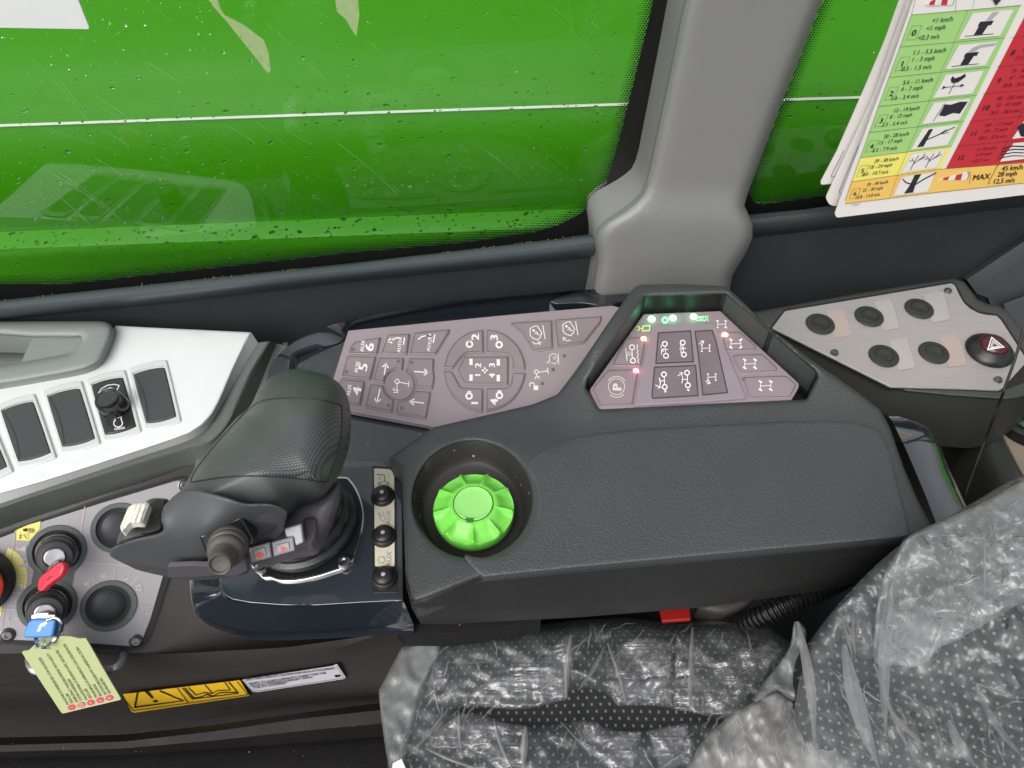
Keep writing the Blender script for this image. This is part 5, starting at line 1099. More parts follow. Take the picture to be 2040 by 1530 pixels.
MB().slab(HP2.off(-.0014), rounded(G_((128, 428), (235, 290), (1500, 78), (1532, 102), (1600, 232), (1700, 303), (1840, 324), (1885, 365), (2060, 640), (2215, 765), (1890, 895), (1855, 908), (1600, 896), (1030, 882)), 4), .002).build('gasket', 'black_rubber', pn)
MB().slab(HP2, G_((145, 425), (240, 300), (1495, 90), (1522, 108), (1555, 180), (1590, 240), (1640, 285), (1700, 315), (1760, 328), (1835, 335), (1870, 370), (2045, 640), (2045, 700), (1880, 880), (1850, 896), (1600, 884), (1040, 870)), .003, bevel=.0004, r=2).build('face_plate', 'brushed_plate', pn)
for i, (c, pt) in enumerate((((504, 405), [(555, 295), (650, 280), (688, 300), (742, 475), (730, 488), (610, 505)]), ((872, 348), [(915, 230), (1035, 212), (1050, 225), (1108, 428), (985, 450), (975, 440)]), ((1248, 290), [(1285, 180), (1400, 150), (1440, 160), (1490, 362), (1362, 390), (1350, 380)]),
                             ((982, 645), [(1025, 520), (1165, 503), (1225, 712), (1215, 728), (1098, 750)]), ((1358, 620), [(1400, 495), (1540, 478), (1558, 500), (1612, 690), (1600, 705), (1478, 725), (1465, 710)]))):
    MB().slab(HP2.off(.0003), rounded(G_(*pt), 1.5), .0004).build('legend_plate', 'plate_patch_pink' if i in (0, 4) else 'plate_patch', pn)
    pr = Print(HP2.off(.0003), 'G', .0001); pr.line(pt[-3:] if i == 0 else pt[1:], 2.2); pr.build('legend_edge', 'ink_dim', pn)
    C = HP2.hit(q('G', c))[0]; MB().lathe(C, (0, 0, 1), [(.0108, 0), (.0111, .0010), (.0106, .0019), (.0080, .0024), (.0070, .0024), (.0068, .0016), (.0063, .0016), (.0060, .0022), (.0020, .0019), (.0001, .0012)], 48).build('round_blank', mat('cap_green_black', (.026, .030, .026), .5, bump=.2, bscale=1500, dust=.2) if i == 0 else 'cap_green_black', pn)
for c in ((1464, 153), (612, 618), (1842, 823)):
    C = HP2.hit(q('G', c))[0]; MB().lathe(C, (0, 0, 1), [(.0030, -.0005), (.0030, .0010), (.0025, .0020), (.0014, .0022), (.0013, .0012), (.0001, .0012)], 24).build('screw', 'steel_dark', pn)
hb_ = empty('hazard_button', tuple(HP2.hit(q('G', (1776, 600)))[0]), 'round dark red hazard button with a white double triangle on the silver panel', 'push button')
C = HP2.hit(q('G', (1776, 606)))[0]
MB().lathe(C, (0, 0, 1), [(.0168, 0), (.0172, .0010), (.0166, .0028), (.0145, .0050), (.0123, .0064), (.0112, .0074), (.0104, .0078), (.0102, .0076)], 56, cap=False).build('bezel', mat('bezel_black', (.014, .015, .015), .35), hb_)
MB().lathe(C + np.array([0, 0, .0060]), (0, 0, 1), [(.0105, 0), (.0102, .0022), (.0088, .0040), (.0062, .0051), (.0001, .0054)], 48).build('button_lens', 'hazard_red', hb_)
pr = Print(HZ(C[2] + .0118), 'G', 0.0); c0 = np.array((1822, 560.))
for k_, w in ((1.0, 9), (.62, 6), (.36, 4)): pr.line([tuple(c0 + (np.array(a) - c0) * k_) for a in ((1797, 500), (1768, 592), (1888, 572))], w, True)
pr.build('hazard_triangle', 'ink_white', hb_)
# lower rear trims
rc = empty('rear_cover', at(1900, 900, -.2), 'dark curved plastic cover behind the armrest at the right edge', 'cover')
mb = MB(); U_ = lambda *p: q('U', *p)
lcv = [U_((540, 440), (700, 850), (880, 1400)), U_((780, 290), (1010, 850), (1200, 1400)), U_((905, 195), (1120, 800), (1400, 1500)), U_((985, 172), (1190, 750), (1480, 1400)), U_((1060, 200), (1250, 640), (1560, 1250)), U_((1120, 290), (1270, 580), (1640, 1260))]
band(lcv, [lambda p, z=z: HZ(z).hit(p) for z in (-.13, -.095, -.082, -.078, -.080, -.088)], 20, mb=mb); mb.build('cover_shell', 'olive_plastic', rc, sharp=60)
mb = MB(); band([U_((-200, 150), (300, 130), (900, 100), (1400, 60)), U_((-200, 1500), (300, 1500), (900, 1500), (1500, 1400))], [lambda p: HZ(-.05).hit(p), lambda p: HZ(-.22).hit(p)], 10, mb=mb); mb.build('back_shell', mat('void_olive', (.02, .022, .018), .6), rc)
bp_ = empty('beige_panel', tuple(HZ(-.08).hit(q('U', (1400, 500)))[0]), 'beige panel with a dark green ringed knob cut off by the right edge', 'panel')
MB().slab(HZ(-.085), U_((1145, 310), (1215, 300), (1220, 240), (1340, 130), (1800, 60), (1800, 1300), (1640, 1280)), .004).build('panel_plate', 'beige_panel', bp_)
Ck = HZ(-.084).hit(q('U', (1470, 300)))[0]
MB().lathe(Ck, (-.1, 0, 1), [(.028, 0), (.028, .012), (.025, .014), (.024, .014)], 48).build('knob_base', 'black_rubber', bp_)
MB().lathe(Ck + np.array([-.001, 0, .012]), (-.1, 0, 1), [(.0235, 0), (.0235, .004), (.020, .006), (.019, .012), (.015, .014), (.0001, .014)], 48).build('knob_ring', 'green_dark', bp_)
MB().lathe(HZ(-.080).hit(q('U', (1180, 275)))[0], (0, 0, 1), [(.006, 0), (.006, .004), (.004, .006), (.0001, .006)], 20).build('screw', 'steel_dark', bp_)
gt = empty('glossy_trim', at(1850, 930, 0), 'glossy dark trim piece at the right end of the armrest reflecting the sky', 'trim')
mb = MB(); ta = q('U', (40, 235), (90, 300), (240, 610), (430, 1060), (560, 1400)); tb = q('U', (60, 228), (190, 262), (330, 310), (420, 350), (465, 400), (540, 540), (620, 780), (700, 960), (820, 1200), (870, 1320)); tc_ = q('U', (70, 225), (200, 255), (345, 305), (450, 358), (500, 400), (570, 530), (660, 770), (740, 930), (850, 1170), (900, 1300))
band([ta, lerpline(ta, tb, .97, 60), tb, tc_, tc_], [lambda p: HZ(.016).hit(p), lambda p: HZ(.010).hit(p), lambda p: HZ(.009).hit(p), lambda p: HZ(.002).hit(p), lambda p: HZ(-.04).hit(p)], 60, mb=mb); mb.build('trim_face', 'piano_rim', gt, sharp=40)
pts = np.vstack([HZ(z).hit([p]) for p, z in zip(q('U', (1240, -60), (1215, 20), (1170, 130), (1120, 270), (1040, 480), (960, 690), (890, 880), (820, 1090), (800, 1200)), (.02, .015, .0, -.01, -.03, -.04, -.05, -.06, -.08))])
pts = np.vstack([HZ(.05).hit([(2040, 655)]), HZ(.035).hit([(2022, 715)]), pts])
o = MB().tube(smooth(pts, False, 5), .0010, 8).build('cable', 'black_rubber', None); tag(o, 'thin black cable hanging across the right side, past the hazard button', 'cable')

# ================================================================== joystick
js = empty('joystick', at(608, 1045, 0), 'large black joystick with textured palm pad, cream rocker, rubber thumb button and bellows boot', 'joystick')
D_ = lambda *p: q('D', *p)
fl = smooth(D_((1530, 735), (1590, 762), (1640, 850), (1668, 960), (1655, 1080), (1620, 1190), (1600, 1262), (1555, 1305), (1480, 1330), (1380, 1362), (1250, 1388), (1150, 1392), (1080, 1372), (1030, 1368), (985, 1320), (958, 1288), (940, 1200), (970, 1060), (1100, 900), (1300, 770)), True, 4)
MB().slab(PT.off(.0022), inset(fl, -2.2) if area2(fl) < 0 else inset(fl, -2.2), .0022, bevel=.0009).build('chrome_flange', 'chrome', js)
MB().slab(PT.off(.0026), inset(fl if area2(fl) > 0 else fl[::-1], 1.6), .0012, bevel=.0004).build('boot_flange', 'boot_rubber', js)
C0 = HZ(0).hit([(604, 1046)])[0]; Rb = np.linalg.norm(HZ(0).hit([(604 + 112, 1046)])[0] - C0)
prof = []
for i in range(5):
    r_o = .97 - .075 * i; z = .002 + .0075 * i
    prof += [(r_o, z), (r_o + .012, z + .002), (r_o, z + .0042), (r_o - .055, z + .0055), (r_o - .075, z + .0062), (r_o - .068, z + .007)]
prof += [(.55, .042), (.3, .046)]
MB().lathe(C0, (-.06, .03, 1), [(r * Rb, z) for r, z in prof], 72, cap=True).build('bellows_boot', 'boot_rubber', js)
for c in ((1548, 1278), (1025, 1312)):
    C = PT.hit(q('D', c), .003)[0]; MB().lathe(C, (0, 0, 1), [(.0042, -.001), (.0042, .0012), (.0034, .0024), (.0016, .0026), (.0015, .0016), (.0001, .0016)], 24).build('flange_screw', 'steel', js)
# neck skirt
nk = smooth(D_((1120, 1000), (1180, 940), (1250, 880), (1380, 850), (1450, 800), (1515, 765), (1528, 820), (1510, 920), (1460, 1050), (1400, 1160), (1370, 1185), (1300, 1200), (1240, 1212), (1100, 1240), (960, 1290), (925, 1250), (940, 1150), (1000, 1080)), True, 3)
mb = MB(); sheet(nk, HZ(.050), h=lambda p, e: .012 * np.clip((q('D', (0, 1150))[0][1] - p[:, 1]) / 80, -.6, 1), step=10, edge=26, drop=.012, skirt=.014, flare=-.25, mb=mb); mb.build('neck', 'grip_purple', js, sharp=60)
pr = None
mb = MB(); sheet(smooth(D_((1290, 1010), (1345, 990), (1372, 1010), (1365, 1120), (1330, 1160), (1300, 1140)), True, 3), HZ(.060), step=8, edge=5, drop=.002, skirt=.008, mb=mb); mb.build('neck_clip', 'grip_purple', js)
# palm body
g1_ = smooth(D_((1000, 190), (1055, 118), (1150, 66), (1260, 48), (1380, 68), (1480, 110), (1550, 180), (1585, 290), (1592, 420), (1574, 560), (1532, 690), (1480, 775), (1430, 832), (1370, 862), (1262, 886), (1195, 955), (1120, 985), (1010, 1005), (880, 1010), (700, 1010), (530, 1005), (450, 965), (435, 910), (500, 835), (560, 740), (640, 620), (745, 495), (862, 362), (945, 292)), True, 4)
GP = HZ(.068)
def gh(p, e=None):
    d = dist(p, g1_); R = 92.0; t = np.clip(d / R, 0, 1); dome = .042 * np.sqrt(np.maximum(0, 1 - (1 - t) ** 2))
    u, v = p[:, 0], p[:, 1]; x = (u - 200) / ZM['D'][2]; y = (v - 720) / ZM['D'][2]
    # palm ridge running down to the left, a flat belt under the pad
    s = (x - 1200) * .62 + (y - 420) * .78; rid = .0045 * np.exp(-(s / 260) ** 2); sad = -.004 * np.exp(-(((x - 620) * .75 + (y - 600) * .66) / 130) ** 2)
    belt = -.004 * np.clip((y - 700) / 160, 0, 1) * np.clip((x - 500) / 200, 0, 1)
    return dome + rid * t + sad * t + belt * t
mb = MB(); sheet(g1_, GP, h=gh, step=8, edge=.01, drop=0, skirt=.02, flare=-.22, mb=mb)
for r in (3, 7, 12): pass
mb.build('palm_grip', 'grip_smooth', js, sharp=80)
pad_ = smooth(D_((935, 312), (1000, 262), (1080, 240), (1200, 234), (1350, 240), (1450, 256), (1518, 275), (1532, 300), (1532, 420), (1515, 540), (1480, 660), (1448, 748), (1430, 768), (1350, 756), (1200, 736), (1000, 726), (800, 732), (600, 762), (575, 760), (600, 700), (665, 610), (760, 495), (865, 380)), True, 3)
mb = MB(); sheet(pad_, GP, h=lambda p, e: gh(p) + .0007, step=8, edge=3, drop=.0004, skirt=.0012, mb=mb); o = mb.build('palm_pad', 'grip_pad', js, sharp=80); uv_plane(o, Pl(GP.p, GP.n, (1, .3, 0)))
pr = Print(GP, 'D', 0); 
pp_ = resample(pad_, n=150, closed=True); mb = MB(); mb.tube(GP.hit(pp_, gh(pp_) + .0005), .00045, 6, closed=True); mb.build('pad_seam', 'grip_dark', js)
# faceted lower arm
def DV(x, y, z): return HZ(z).hit(q('D', (x, y)))[0]
vv = dict(a=(58, 1208, .070), b=(90, 1256, .060), c=(300, 1308, .058), d=(440, 1336, .057), e=(560, 1340, .056), e2=(760, 1322, .057), f=(925, 1290, .056), g=(112, 1162, .080), h=(240, 1120, .086), i=(395, 1080, .098), j=(660, 1075, .101), k=(872, 982, .103),
          l=(932, 902, .111), m=(820, 868, .116), n=(640, 818, .114), o=(520, 818, .106), p=(440, 880, .100), q=(398, 930, .096), r=(1080, 905, .111), s=(1190, 952, .102), t=(1140, 1020, .082), u=(1075, 1085, .074), v=(965, 1160, .066), w=(385, 1010, .096), x=(620, 1265, .0705), y=(470, 1200, .078), z=(260, 1200, .074))
ring_ = smooth(q('D', *[vv[k_][:2] for k_ in ('a', 'b', 'c', 'd', 'e', 'e2', 'f', 'v', 'u', 't', 's', 'r', 'l', 'm', 'n', 'o', 'p', 'q', 'w', 'i', 'h', 'g')]), True, 3)
KP = np.array(q('D', *[v_[:2] for v_ in vv.values()])); KZ = np.array([v_[2] for v_ in vv.values()])
def arm_z(p, e=None):
    """softly blended facets: local plane fits of the traced heights"""
    o_ = np.empty(len(p))
    for i_, c_1 in enumerate(np.asarray(p)):
        d2 = ((KP - c_1) ** 2).sum(1); w_ = np.exp(-d2 / (2 * 30.0 ** 2)) + 1e-7 * np.exp(-d2 / (2 * 120.0 ** 2)); B_1 = np.c_[np.ones(len(KP)), KP - c_1]
        A_1 = B_1.T @ (B_1 * w_[:, None]) + np.diag([0, 40.0, 40.0]) * w_.sum(); o_[i_] = np.linalg.solve(A_1, B_1.T @ (w_ * KZ))[0]
    return o_
mb = MB(); sheet(ring_, HZ(0), h=arm_z, step=7, edge=7, drop=.003, skirt=.014, flare=-.12, mb=mb); mb.build('thumb_arm', 'grip_facet', js, sharp=75)
mb = MB(); mb.slab(pl3((440 * .3137 + 200, 720 + 1280 * .3137, .072), (860 * .3137 + 200, 720 + 1290 * .3137, .070), (500 * .3137 + 200, 720 + 1330 * .3137, .062)), rounded(D_((438, 1268), (600, 1262), (760, 1268), (930, 1240), (940, 1288), (860, 1330), (760, 1318), (620, 1330), (440, 1334)), 2), .003, bevel=.0008); mb.build('lower_band', 'grip_purple', js)
# thumb cavity with the cream rocker
mb = MB(); sheet(smooth(D_((108, 1165), (118, 1100), (140, 1060), (230, 960), (290, 890), (340, 868), (425, 872), (440, 890), (400, 940), (388, 1010), (395, 1085), (240, 1125)), True, 3), HZ(.082), h=lambda p, e: .0, step=9, edge=12, drop=.006, skirt=.02, mb=mb); mb.build('thumb_well', 'grip_smooth', js)
mb = MB(); sheet(smooth(D_((300, 925), (345, 880), (415, 880), (395, 940), (385, 1010), (390, 1060), (330, 1085), (250, 1090), (215, 1060), (230, 1045), (300, 1030), (310, 980)), True, 3), HZ(.0835), step=8, edge=3, drop=.001, skirt=.002, mb=mb); mb.build('well_opening', 'recess_black', js)
rk_ = smooth(q('B', (1222, 520), (1226, 490), (1262, 405), (1302, 315), (1345, 278), (1400, 260), (1500, 257), (1516, 275), (1490, 350), (1452, 455), (1435, 468), (1345, 470), (1290, 500), (1246, 562)), True, 3)
mb = MB(); sheet(rk_, HZ(.092), h=lambda p, e: .003 * np.clip((p[:, 0] - 240) / 30, 0, 1) + .0005 * np.sin((p[:, 0] + .35 * p[:, 1]) * .62), step=3.5, edge=4, drop=.0015, skirt=.004, mb=mb); mb.build('cream_rocker', 'rocker_cream', js, sharp=70)
# rubber thumb button
TB = Pl(DV(815, 1135, .0905), (.16, -.80, .58))
MB().slab(TB, rounded(D_((628, 1112), (650, 1100), (880, 988), (905, 998), (985, 1145), (975, 1168), (700, 1268), (680, 1255)), 3), .010, bevel=.001).build('button_frame', mat('frame_black', (.008, .008, .009), .2), js)
rt2 = np.linalg.norm(TB.hit(D_((815, 1150)))[0] - TB.hit(D_((943, 1150)))[0]); CT = TB.hit(D_((818, 1152)))[0]
MB().lathe(CT, TB.n, [(rt2 * r, z) for r, z in ((.98, 0), (1.0, .0012), (.96, .0026), (.88, .003), (.90, .0038), (.99, .0046), (.99, .0058), (.92, .0068), (.84, .0070), (.86, .0078), (.92, .0086), (.90, .0098), (.78, .0112), (.64, .0118), (.60, .0126), (.60, .0205), (.575, .0222), (.52, .0228), (.46, .0226), (.42, .0214), (.0001, .0210))], 48).build('thumb_button', 'rubber_taupe', js, sharp=60)
# small grey buttons with red marks
SB = Pl(DV(1090, 1195, .067), (.15, -.62, .77))
for o_, i_, d_ in ((((940, 1185), (1075, 1148), (1088, 1245), (952, 1283)), ((975, 1200), (1045, 1180), (1055, 1240), (984, 1260)), None), (((1086, 1148), (1225, 1110), (1236, 1202), (1100, 1242)), ((1115, 1168), (1196, 1146), (1203, 1195), (1122, 1218)), 1)):
    b_ = MB().slab(SB, rounded(D_(*o_), 3), .005, bevel=.0008).build('side_button', 'button_grey', js)
    MB().slab(SB.off(.0008), rounded(D_(*i_), 2), .0012, bevel=.0004).build('button_face', mat('button_light', (.36, .34, .36), .4) if 'button_light' not in M else 'button_light', b_)
    pr = Print(SB.off(.0008), 'D', .0003)
    if d_ is None: pr.fill(circ((1015, 1232), 24, 18, n=20))
    else: pr.fill([(1144, 1178), (1190, 1186), (1150, 1212)])
    pr.build('red_mark', 'dot_red', b_)
film_mat('clear_plastic', (.6, .6, .62), .65, contrast=.1, bump=.05, gl=.05)
MB().slab(SB.off(.001), rounded(D_((1165, 1062), (1275, 1033), (1290, 1150), (1240, 1172), (1228, 1112), (1180, 1118)), 3), .004, bevel=.0008).build('clear_tab', mat('tab_grey', (.38, .38, .4), .35), js)
# ================================================================== seat and its torn plastic covers
from mathutils import noise as mn
def nz(p, s, seed=0.0, sx=1.0, sy=1.0, ang=0.0):
    c, d = math.cos(ang), math.sin(ang)
    return np.array([mn.noise(Vector((((x * c + y * d) * sx) / s + seed, ((-x * d + y * c) * sy) / s, seed * 1.7))) for x, y in p])
def ridged(p, s, seed=0.0, sx=1.0, sy=1.0, ang=0.0): return 1 - np.abs(nz(p, s, seed, sx, sy, ang)) * 2.2
I_ = lambda *p: q('I', *p)
J_ = lambda *p: q('J', *p)
seat = empty('driver_seat', at(1300, 1450, -.2), 'black driver seat in dotted fabric under clear plastic, bottom right of the photo', 'seat')
ZC = HZ(-.095)
def cush_h(p, e=None):
    return .012 * np.sin((p[:, 0] - 800) / 900 * np.pi) + .004 * nz(p, 160, 3.1)
cu = smooth([(836, 1300), (872, 1277), (960, 1259), (1100, 1244), (1300, 1234), (1420, 1238), (1500, 1252), (1580, 1285), (1660, 1360), (1720, 1700), (760, 1700), (775, 1520), (800, 1400)], True, 4)
mb = MB(); sheet(cu, ZC, h=cush_h, step=16, edge=46, drop=.035, skirt=.06, mb=mb); uv_plane(mb.build('cushion', 'seat_fabric', seat, sharp=80), HZ(0))
def back_z(p): return .062 * np.clip((1330 - p[:, 1]) / 260, -.9, 1) + .020 * np.clip((p[:, 0] - 1800) / 300, 0, 1)
bk_px = smooth([(1857, 1047), (1790, 1088), (1720, 1150), (1655, 1222), (1618, 1275), (1596, 1340), (1582, 1420), (1580, 1530), (1590, 1700), (2400, 1700), (2400, 800), (2040, 946), (1950, 995)], True, 4)
ZB = HZ(.0)
def back_h(p, e=None): return back_z(p) + .010 * nz(p, 260, 8.2)
mb = MB(); sheet(bk_px, ZB, h=back_h, step=18, edge=70, drop=.018, skirt=.07, mb=mb); uv_plane(mb.build('backrest', 'seat_fabric', seat, sharp=80), Pl((0, 0, 0), (-.2, -.3, 1), (1, .9, 0)))
mb = MB(); sheet([(900, 1215), (1800, 1130), (1800, 1420), (900, 1420)], HZ(-.17), step=60, skirt=.03, mb=mb); mb.build('dark_gap_backing', 'gloss_dark', seat)  # dark sheet added behind the shaded gap, not a modelled frame
o = empty('buckle', at(1345, 1225, -.08), 'red seat belt buckle glimpsed between the armrest and the seat', 'buckle')
MB().slab(HZ(-.060), rounded([(1312, 1200), (1372, 1196), (1377, 1234), (1320, 1238)], 3), .003, bevel=.0008).build('buckle_case', 'buckle_red_shaded', o)
o = MB().slab(HZ(-.10), smooth([(1392, 1205), (1440, 1190), (1500, 1180), (1490, 1205), (1452, 1220), (1420, 1218)], True, 4), .02, bevel=.004).build('lever', 'white_plastic_shaded', None); tag(o, 'pale plastic lever in the dark gap beside the red buckle', 'lever')
hpth = resample(smooth(np.vstack([HZ(z).hit([p]) for p, z in (((1440, 1262), -.11), ((1490, 1240), -.09), ((1560, 1208), -.075), ((1640, 1172), -.07), ((1700, 1140), -.07))]), False, 8), n=130)
o = MB().tube(hpth, .0066 + .0011 * np.sign(np.sin(np.arange(130) * 1.5)), 14).build('corrugated_hose', mat('hose_black', (.007, .007, .008), .5), None, sharp=25); tag(o, 'black corrugated hose under the armrest beside the seat backrest', 'hose')

film_mat('film_light', (.62, .66, .68), .10, rough=.25, nscale=9, contrast=.55, bump=.22, bscale=24, gl=.0, det=2)
film_mat('film_crinkle', (.66, .67, .70), .13, rough=.22, nscale=26, contrast=1.0, bump=.5, bscale=24, stretch=(1, 6, 1), gl=.03, rot=(0, 0, .7), det=2.5)
film_mat('film_milky', (.66, .70, .71), .27, rough=.35, nscale=12, contrast=.6, bump=.25, bscale=18, gl=.02, det=2)
film_mat('film_white', (.72, .72, .71), .42, rough=.35, nscale=16, contrast=.5, bump=.3, bscale=20, stretch=(3, 1, 1), gl=.02, det=2)
cc = empty('seat_cover', at(1200, 1400, -.07), 'crumpled clear plastic cover torn open over the dotted seat cushion', 'plastic cover')
tear = I_((548, 1156), (620, 1148), (700, 1150), (870, 1165), (985, 1165), (1100, 1135), (1165, 1118), (1250, 1100), (1262, 1062), (1285, 1040), (1400, 1045), (1475, 1068), (1500, 1100), (1545, 1152), (1600, 1138), (1680, 1140), (1800, 1145), (1912, 1168)) + J_((80, 1240), (120, 1250), (160, 1262), (220, 1280), (268, 1292), (200, 1288), (120, 1272), (60, 1290), (0, 1300)) + I_((1860, 1256), (1750, 1283), (1650, 1290), (1540, 1285), (1475, 1262), (1440, 1222), (1330, 1222), (1200, 1232), (1120, 1246), (1040, 1256), (900, 1245), (820, 1222), (740, 1190), (640, 1170))
def crum(p, a=1.0, ang=.5, seed=0.0):
    return a * (.0032 * ridged(p, 70, seed, 1, 2.2, ang) + .0018 * ridged(p, 28, seed + 5, 1, 1.6, ang + .5) + .0008 * nz(p, 11, seed + 9))
def cov_h(p, e=None): return cush_h(p) + .010 + crum(p, 1.0, .55, 1.3)
# outline of the cover: pulled tight at the back, flared out at the left
co = [tuple(a) for a in I_((400, 728), (560, 690), (800, 655), (1000, 628), (1300, 590), (1640, 575), (1912, 620))] + J_((90, 765), (200, 755), (350, 765), (500, 785), (560, 830), (640, 880), (700, 960), (620, 1200), (500, 1560)) + [(1500, 1700), (780, 1700), (775, 1540)] + I_((130, 1480), (230, 1200), (330, 900))
mb = MB(); sheet(co, ZC, h=cov_h, holes=[tear], step=9, edge=30, drop=.024, skirt=0, mb=mb); mb.build('top_film', 'film_light', cc, sharp=80)
def patch(parent, name, px, mt, pl=ZC, hf=cush_h, off=.014, a=1.0, ang=.5, seed=0.0, step=8, edge=10, drop=.004, holes=()):
    mb = MB(); sheet(px, pl, h=lambda p, e: hf(p) + off + crum(p, a, ang, seed), step=step, edge=edge, drop=drop, mb=mb, holes=holes); return mb.build(name, mt, parent, sharp=80)
patch(cc, 'side_flap', I_((350, 715), (280, 735), (190, 765), (130, 880), (45, 1040), (60, 1200), (85, 1380), (125, 1640), (230, 1640), (215, 1450), (262, 1240), (300, 1080), (360, 940), (430, 800), (440, 735)), 'film_milky', a=.6, ang=1.4, seed=4.2, off=.004)
cr = 'film_crinkle'
patch(cc, 'crumpled_film', I_((560, 1140), (620, 1060), (720, 985), (830, 900), (930, 830), (965, 818), (1000, 860), (1080, 830), (1180, 730), (1240, 672), (1300, 672), (1290, 850), (1262, 950), (1245, 1095), (1100, 1130), (980, 1158), (860, 1158), (700, 1142)), cr, ang=.9, seed=2.2)
patch(cc, 'crumpled_film', I_((400, 860), (440, 850), (480, 900), (500, 960), (470, 1020), (400, 1060), (350, 1080), (370, 960)), cr, ang=.4, seed=3.2)
patch(cc, 'crumpled_film', I_((560, 1180), (700, 1190), (840, 1240), (1000, 1262), (980, 1560), (840, 1560), (600, 1400), (380, 1420), (330, 1380), (480, 1240)), cr, ang=1.2, seed=6.2)
patch(cc, 'crumpled_film', I_((1260, 1225), (1430, 1225), (1470, 1265), (1560, 1292), (1720, 1295), (1680, 1500), (1620, 1640), (1450, 1480), (1330, 1350)), cr, ang=.8, seed=7.7)
patch(cc, 'crumpled_film', I_((1560, 760), (1680, 680), (1800, 700), (1912, 720), (1912, 1140), (1700, 1130), (1560, 1140), (1500, 1040), (1480, 800), (1540, 880)), cr, ang=1.3, seed=1.7)
patch(cc, 'crumpled_film', J_((20, 820), (100, 900), (250, 960), (350, 890), (430, 900), (520, 850), (590, 900), (480, 1060), (300, 1250), (180, 1260), (100, 1235), (0, 1225)), cr, ang=1.2, seed=9.1)
patch(cc, 'crumpled_film', I_((1750, 1290), (1912, 1255), (2000, 1240), (2060, 1380), (2000, 1600), (1850, 1600)), cr, ang=.9, seed=5.1)
def fold(parent, a, b, w, mt, pl=ZC, hf=cush_h, off=.016, ht=.005, bend=0.0, n=14):
    """a raised pleat of doubled film between two points"""
    a, b = np.array(a, float), np.array(b, float); d = b - a; nr = np.array([-d[1], d[0]]) / np.linalg.norm(d); rows = []
    for k_, hh in ((-1, 0), (-.4, .7), (0, 1), (.4, .7), (1, 0)):
        t = np.linspace(0, 1, n)[:, None]; wv = (w * np.sin(np.pi * np.clip(t * .9 + .08, 0, 1)) + .6); P = a + d * t + nr * (bend * np.sin(np.pi * t) + k_ * wv / 2)
        rows.append(pl.hit(P, hf(P) + off + hh * ht))
    mb = MB(); mb.grid(rows, flip=True); return mb.build('film_fold', mt, parent, sharp=80)
for a, b, w, be in (((555, 1165), (570, 1430), 12, 4), ((780, 1235), (890, 1530), 14, 10), ((490, 1150), (230, 1460), 14, -6), ((1270, 680), (1240, 1090), 24, 10), ((1480, 760), (1310, 1040), 16, -10), ((1500, 740), (1620, 1130), 22, -10), ((1200, 1235), (1400, 1450), 6, 0), ((340, 1400), (660, 1530), 16, 6), ((980, 1270), (960, 1530), 30, 0), ((500, 860), (760, 860), 5, 0)):
    (x0, y0_), (x1, y1_) = I_(a, b); fold(cc, (x0, y0_), (x1, y1_), w * .5, 'film_white', bend=be * .4)
(x0, y0_), (x1, y1_) = J_((105, 790), (90, 1240)); fold(cc, (x0, y0_), (x1, y1_), 12, 'film_white')
o = MB().slab(ZC.off(.02), I_((135, 1500), (190, 1470), (230, 1560), (180, 1640), (120, 1600)), .0006).build('white_paper_corner', 'paper_white', cc)

bc = empty('backrest_cover', at(1900, 1250, .06), 'milky clear plastic cover draped in folds over the seat backrest on the right', 'plastic cover')
B_ = dict(pl=ZB, hf=back_h)
patch(bc, 'top_film', bk_px, 'film_light', off=.006, a=1.2, ang=1.1, seed=11.3, step=12, edge=50, drop=.012, **B_)
patch(bc, 'milky_panel', smooth(J_((2200, -180), (1847, 15), (1600, 150), (1250, 305), (1180, 400), (1108, 515), (1080, 640), (1062, 760), (1060, 975), (1180, 990), (1250, 1005), (1345, 975), (1400, 900), (1490, 862), (1560, 820), (1700, 740), (1847, 655), (2200, 480)), True, 3), 'film_milky', off=.016, a=.8, ang=.4, seed=12.3, edge=8, drop=.004, **B_)
patch(bc, 'crumpled_film', J_((1180, 640), (1330, 620), (1450, 560), (1600, 520), (1847, 430), (2100, 380), (2100, 500), (1847, 640), (1700, 720), (1560, 810), (1480, 850), (1400, 800), (1300, 700), (1180, 700)), cr, off=.020, a=1.2, ang=.2, seed=13.9, **B_)
patch(bc, 'crumpled_film', J_((860, 700), (940, 620), (1050, 620), (1060, 760), (1050, 960), (980, 950), (900, 860)), cr, off=.012, ang=1.3, seed=15.9, **B_)
patch(bc, 'white_bunch', smooth(J_((540, 1125), (610, 1165), (690, 1200), (720, 1260), (820, 1190), (850, 1240), (880, 1400), (960, 1640), (90, 1640), (110, 1480), (150, 1400), (260, 1290), (400, 1200)), True, 3), 'film_white', pl=ZC, hf=cush_h, off=.045, a=.9, ang=1.4, seed=17.9, edge=12, drop=.006)
patch(bc, 'white_bunch', smooth(J_((640, 760), (700, 800), (700, 900), (720, 1060), (740, 1230), (700, 1210), (600, 1160), (540, 1120), (430, 1190), (450, 1120), (560, 980), (620, 880)), True, 3), 'film_milky', pl=ZC, hf=cush_h, off=.05, a=1.2, ang=1.4, seed=19.9, edge=8)
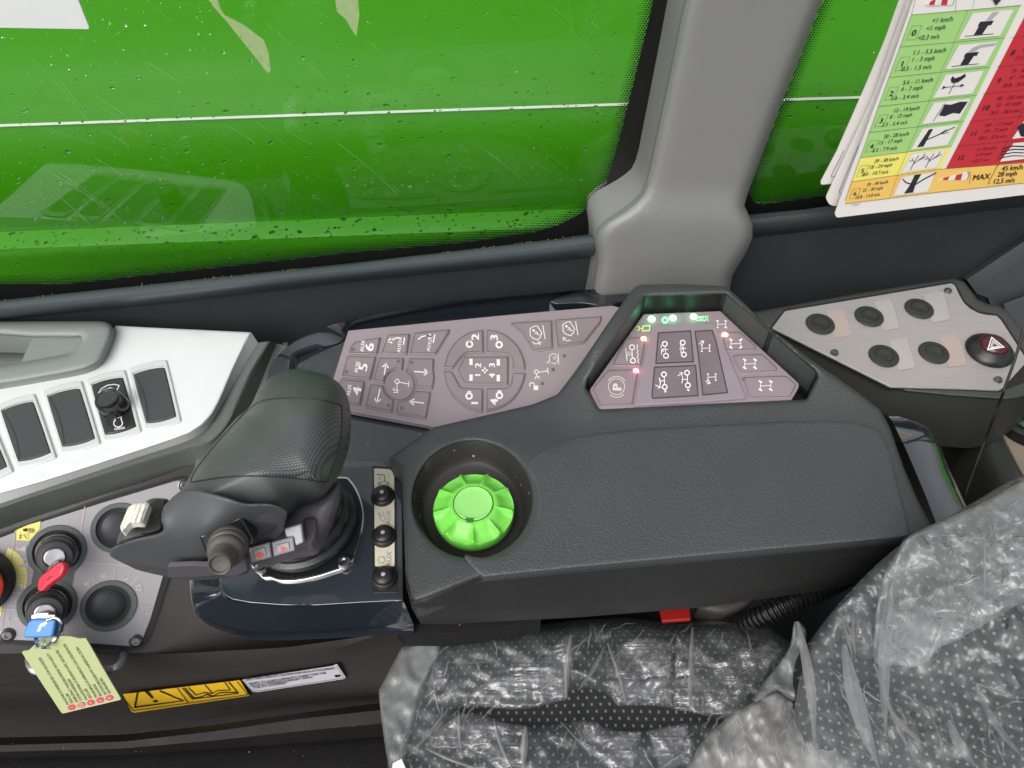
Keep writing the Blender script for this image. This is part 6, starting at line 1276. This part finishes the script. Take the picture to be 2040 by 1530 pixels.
for a, b, w, be, m_ in (((655, 760), (745, 1400), 60, -20, 'film_white'), ((900, 880), (1085, 1530), 95, 20, 'film_milky'), ((1150, 560), (1120, 1340), 75, 20, 'film_milky'), ((1060, 980), (1290, 1520), 26, 16, 'film_white'), ((880, 700), (950, 960), 16, 0, 'film_white'), ((950, 720), (960, 950), 14, 6, 'film_white'), ((1110, 850), (1250, 1000), 14, 0, 'film_white'),
                        ((1140, 1220), (1340, 1420), 22, 10, 'film_white'), ((1590, 1100), (1847, 1480), 40, 20, 'film_milky'), ((1450, 1280), (1600, 1530), 60, 16, 'film_milky'), ((1640, 310), (1640, 620), 14, 0, 'film_white'), ((1340, 300), (1847, 380), 8, -6, 'film_white'), ((1700, 230), (1660, 340), 16, 0, 'film_white'), ((1440, 310), (1500, 440), 22, 0, 'film_milky'), ((1540, 770), (1600, 640), 16, 0, 'film_white'), ((1700, 1220), (1847, 1160), 8, 0, 'film_white'), ((1560, 1070), (1790, 1160), 8, 0, 'film_white')):
    (x0, y0_), (x1, y1_) = J_(a, b); fold(bc, (x0, y0_), (x1, y1_), w * ZM['J'][2] * .9, m_, pl=ZB, hf=back_h, off=.024, bend=be * .4, ht=.006)

# thin sharp creases running through both covers
def creases(parent, poly, n, seed, pl, hf, off, dirs, lens=(18, 80), w=(1.0, 2.6), holes=()):
    r = np.random.default_rng(seed); poly = np.array(poly, float); lo, hi = poly.min(0), poly.max(0); got = 0; mb = MB()
    while got < n:
        c = r.uniform(lo, hi); a = math.radians(dirs[r.integers(len(dirs))] + r.normal(0, 13)); L_ = r.uniform(*lens); d = np.array([math.cos(a), math.sin(a)]) * L_ / 2
        if not inside([c - d, c + d], poly).all() or any(inside([c - d, c, c + d], h).any() for h in holes): continue
        nr = np.array([-d[1], d[0]]) / (L_ / 2); t = np.linspace(-1, 1, 7)[:, None]; ww = r.uniform(*w) * (1 - np.abs(t) ** 2 * .9); P = c + d * t + nr * (1 - t * t) * r.normal(0, L_ * .07) + nr * r.normal(0, 1.2, (7, 1))
        mb.grid([pl.hit(P + nr * ww * k_, hf(P) + off + h_) for k_, h_ in ((-1, 0), (0, .0022), (1, 0))], flip=True); got += 1
    o = mb.build('fine_creases', 'crease_film', parent, sharp=80); o['kind'] = 'stuff'
film_mat('crease_film', (.8, .8, .82), .5, rough=.18, nscale=60, contrast=.6, bump=.3, gl=.12, det=2)
creases(cc, co[:-4] + [(790, 1500)], 170, 21, ZC, cush_h, .0165, (-50, -60, 75, 100, -35), holes=[np.array(tear)])
creases(bc, [(1800, 1100), (1900, 1050), (2050, 980), (2050, 1200), (1900, 1290), (1850, 1330), (1760, 1320), (1750, 1180)], 60, 22, ZB, back_h, .030, (-20, -60, 80, -75))
creases(bc, [(1640, 1250), (1740, 1160), (1740, 1300), (1800, 1400), (2050, 1350), (2050, 1540), (1640, 1540)], 60, 23, ZB, back_h, .022, (60, 70, 85, 30), lens=(30, 130))
creases(bc, [(1400, 1500), (1440, 1440), (1560, 1390), (1620, 1430), (1650, 1530), (1400, 1545)], 40, 24, ZC, cush_h, .054, (100, 80, 120, 60))

# ================================================================== cab frame above and around, seen only in reflections
rf = empty('cab_frame', (0, .47, .60), 'dark cab header beam above the large side window', 'cab frame')
mb = MB(); mb.grid([WL.to3([(-1.4, 0), (1.8, 0)], d) + np.array([0, 0, z]) for d, z in ((-.03, .55), (.05, .53), (.10, .56), (.10, .68), (-.03, .70), (-.03, .55))]); mb.build('header_beam', 'dark_trim', rf)
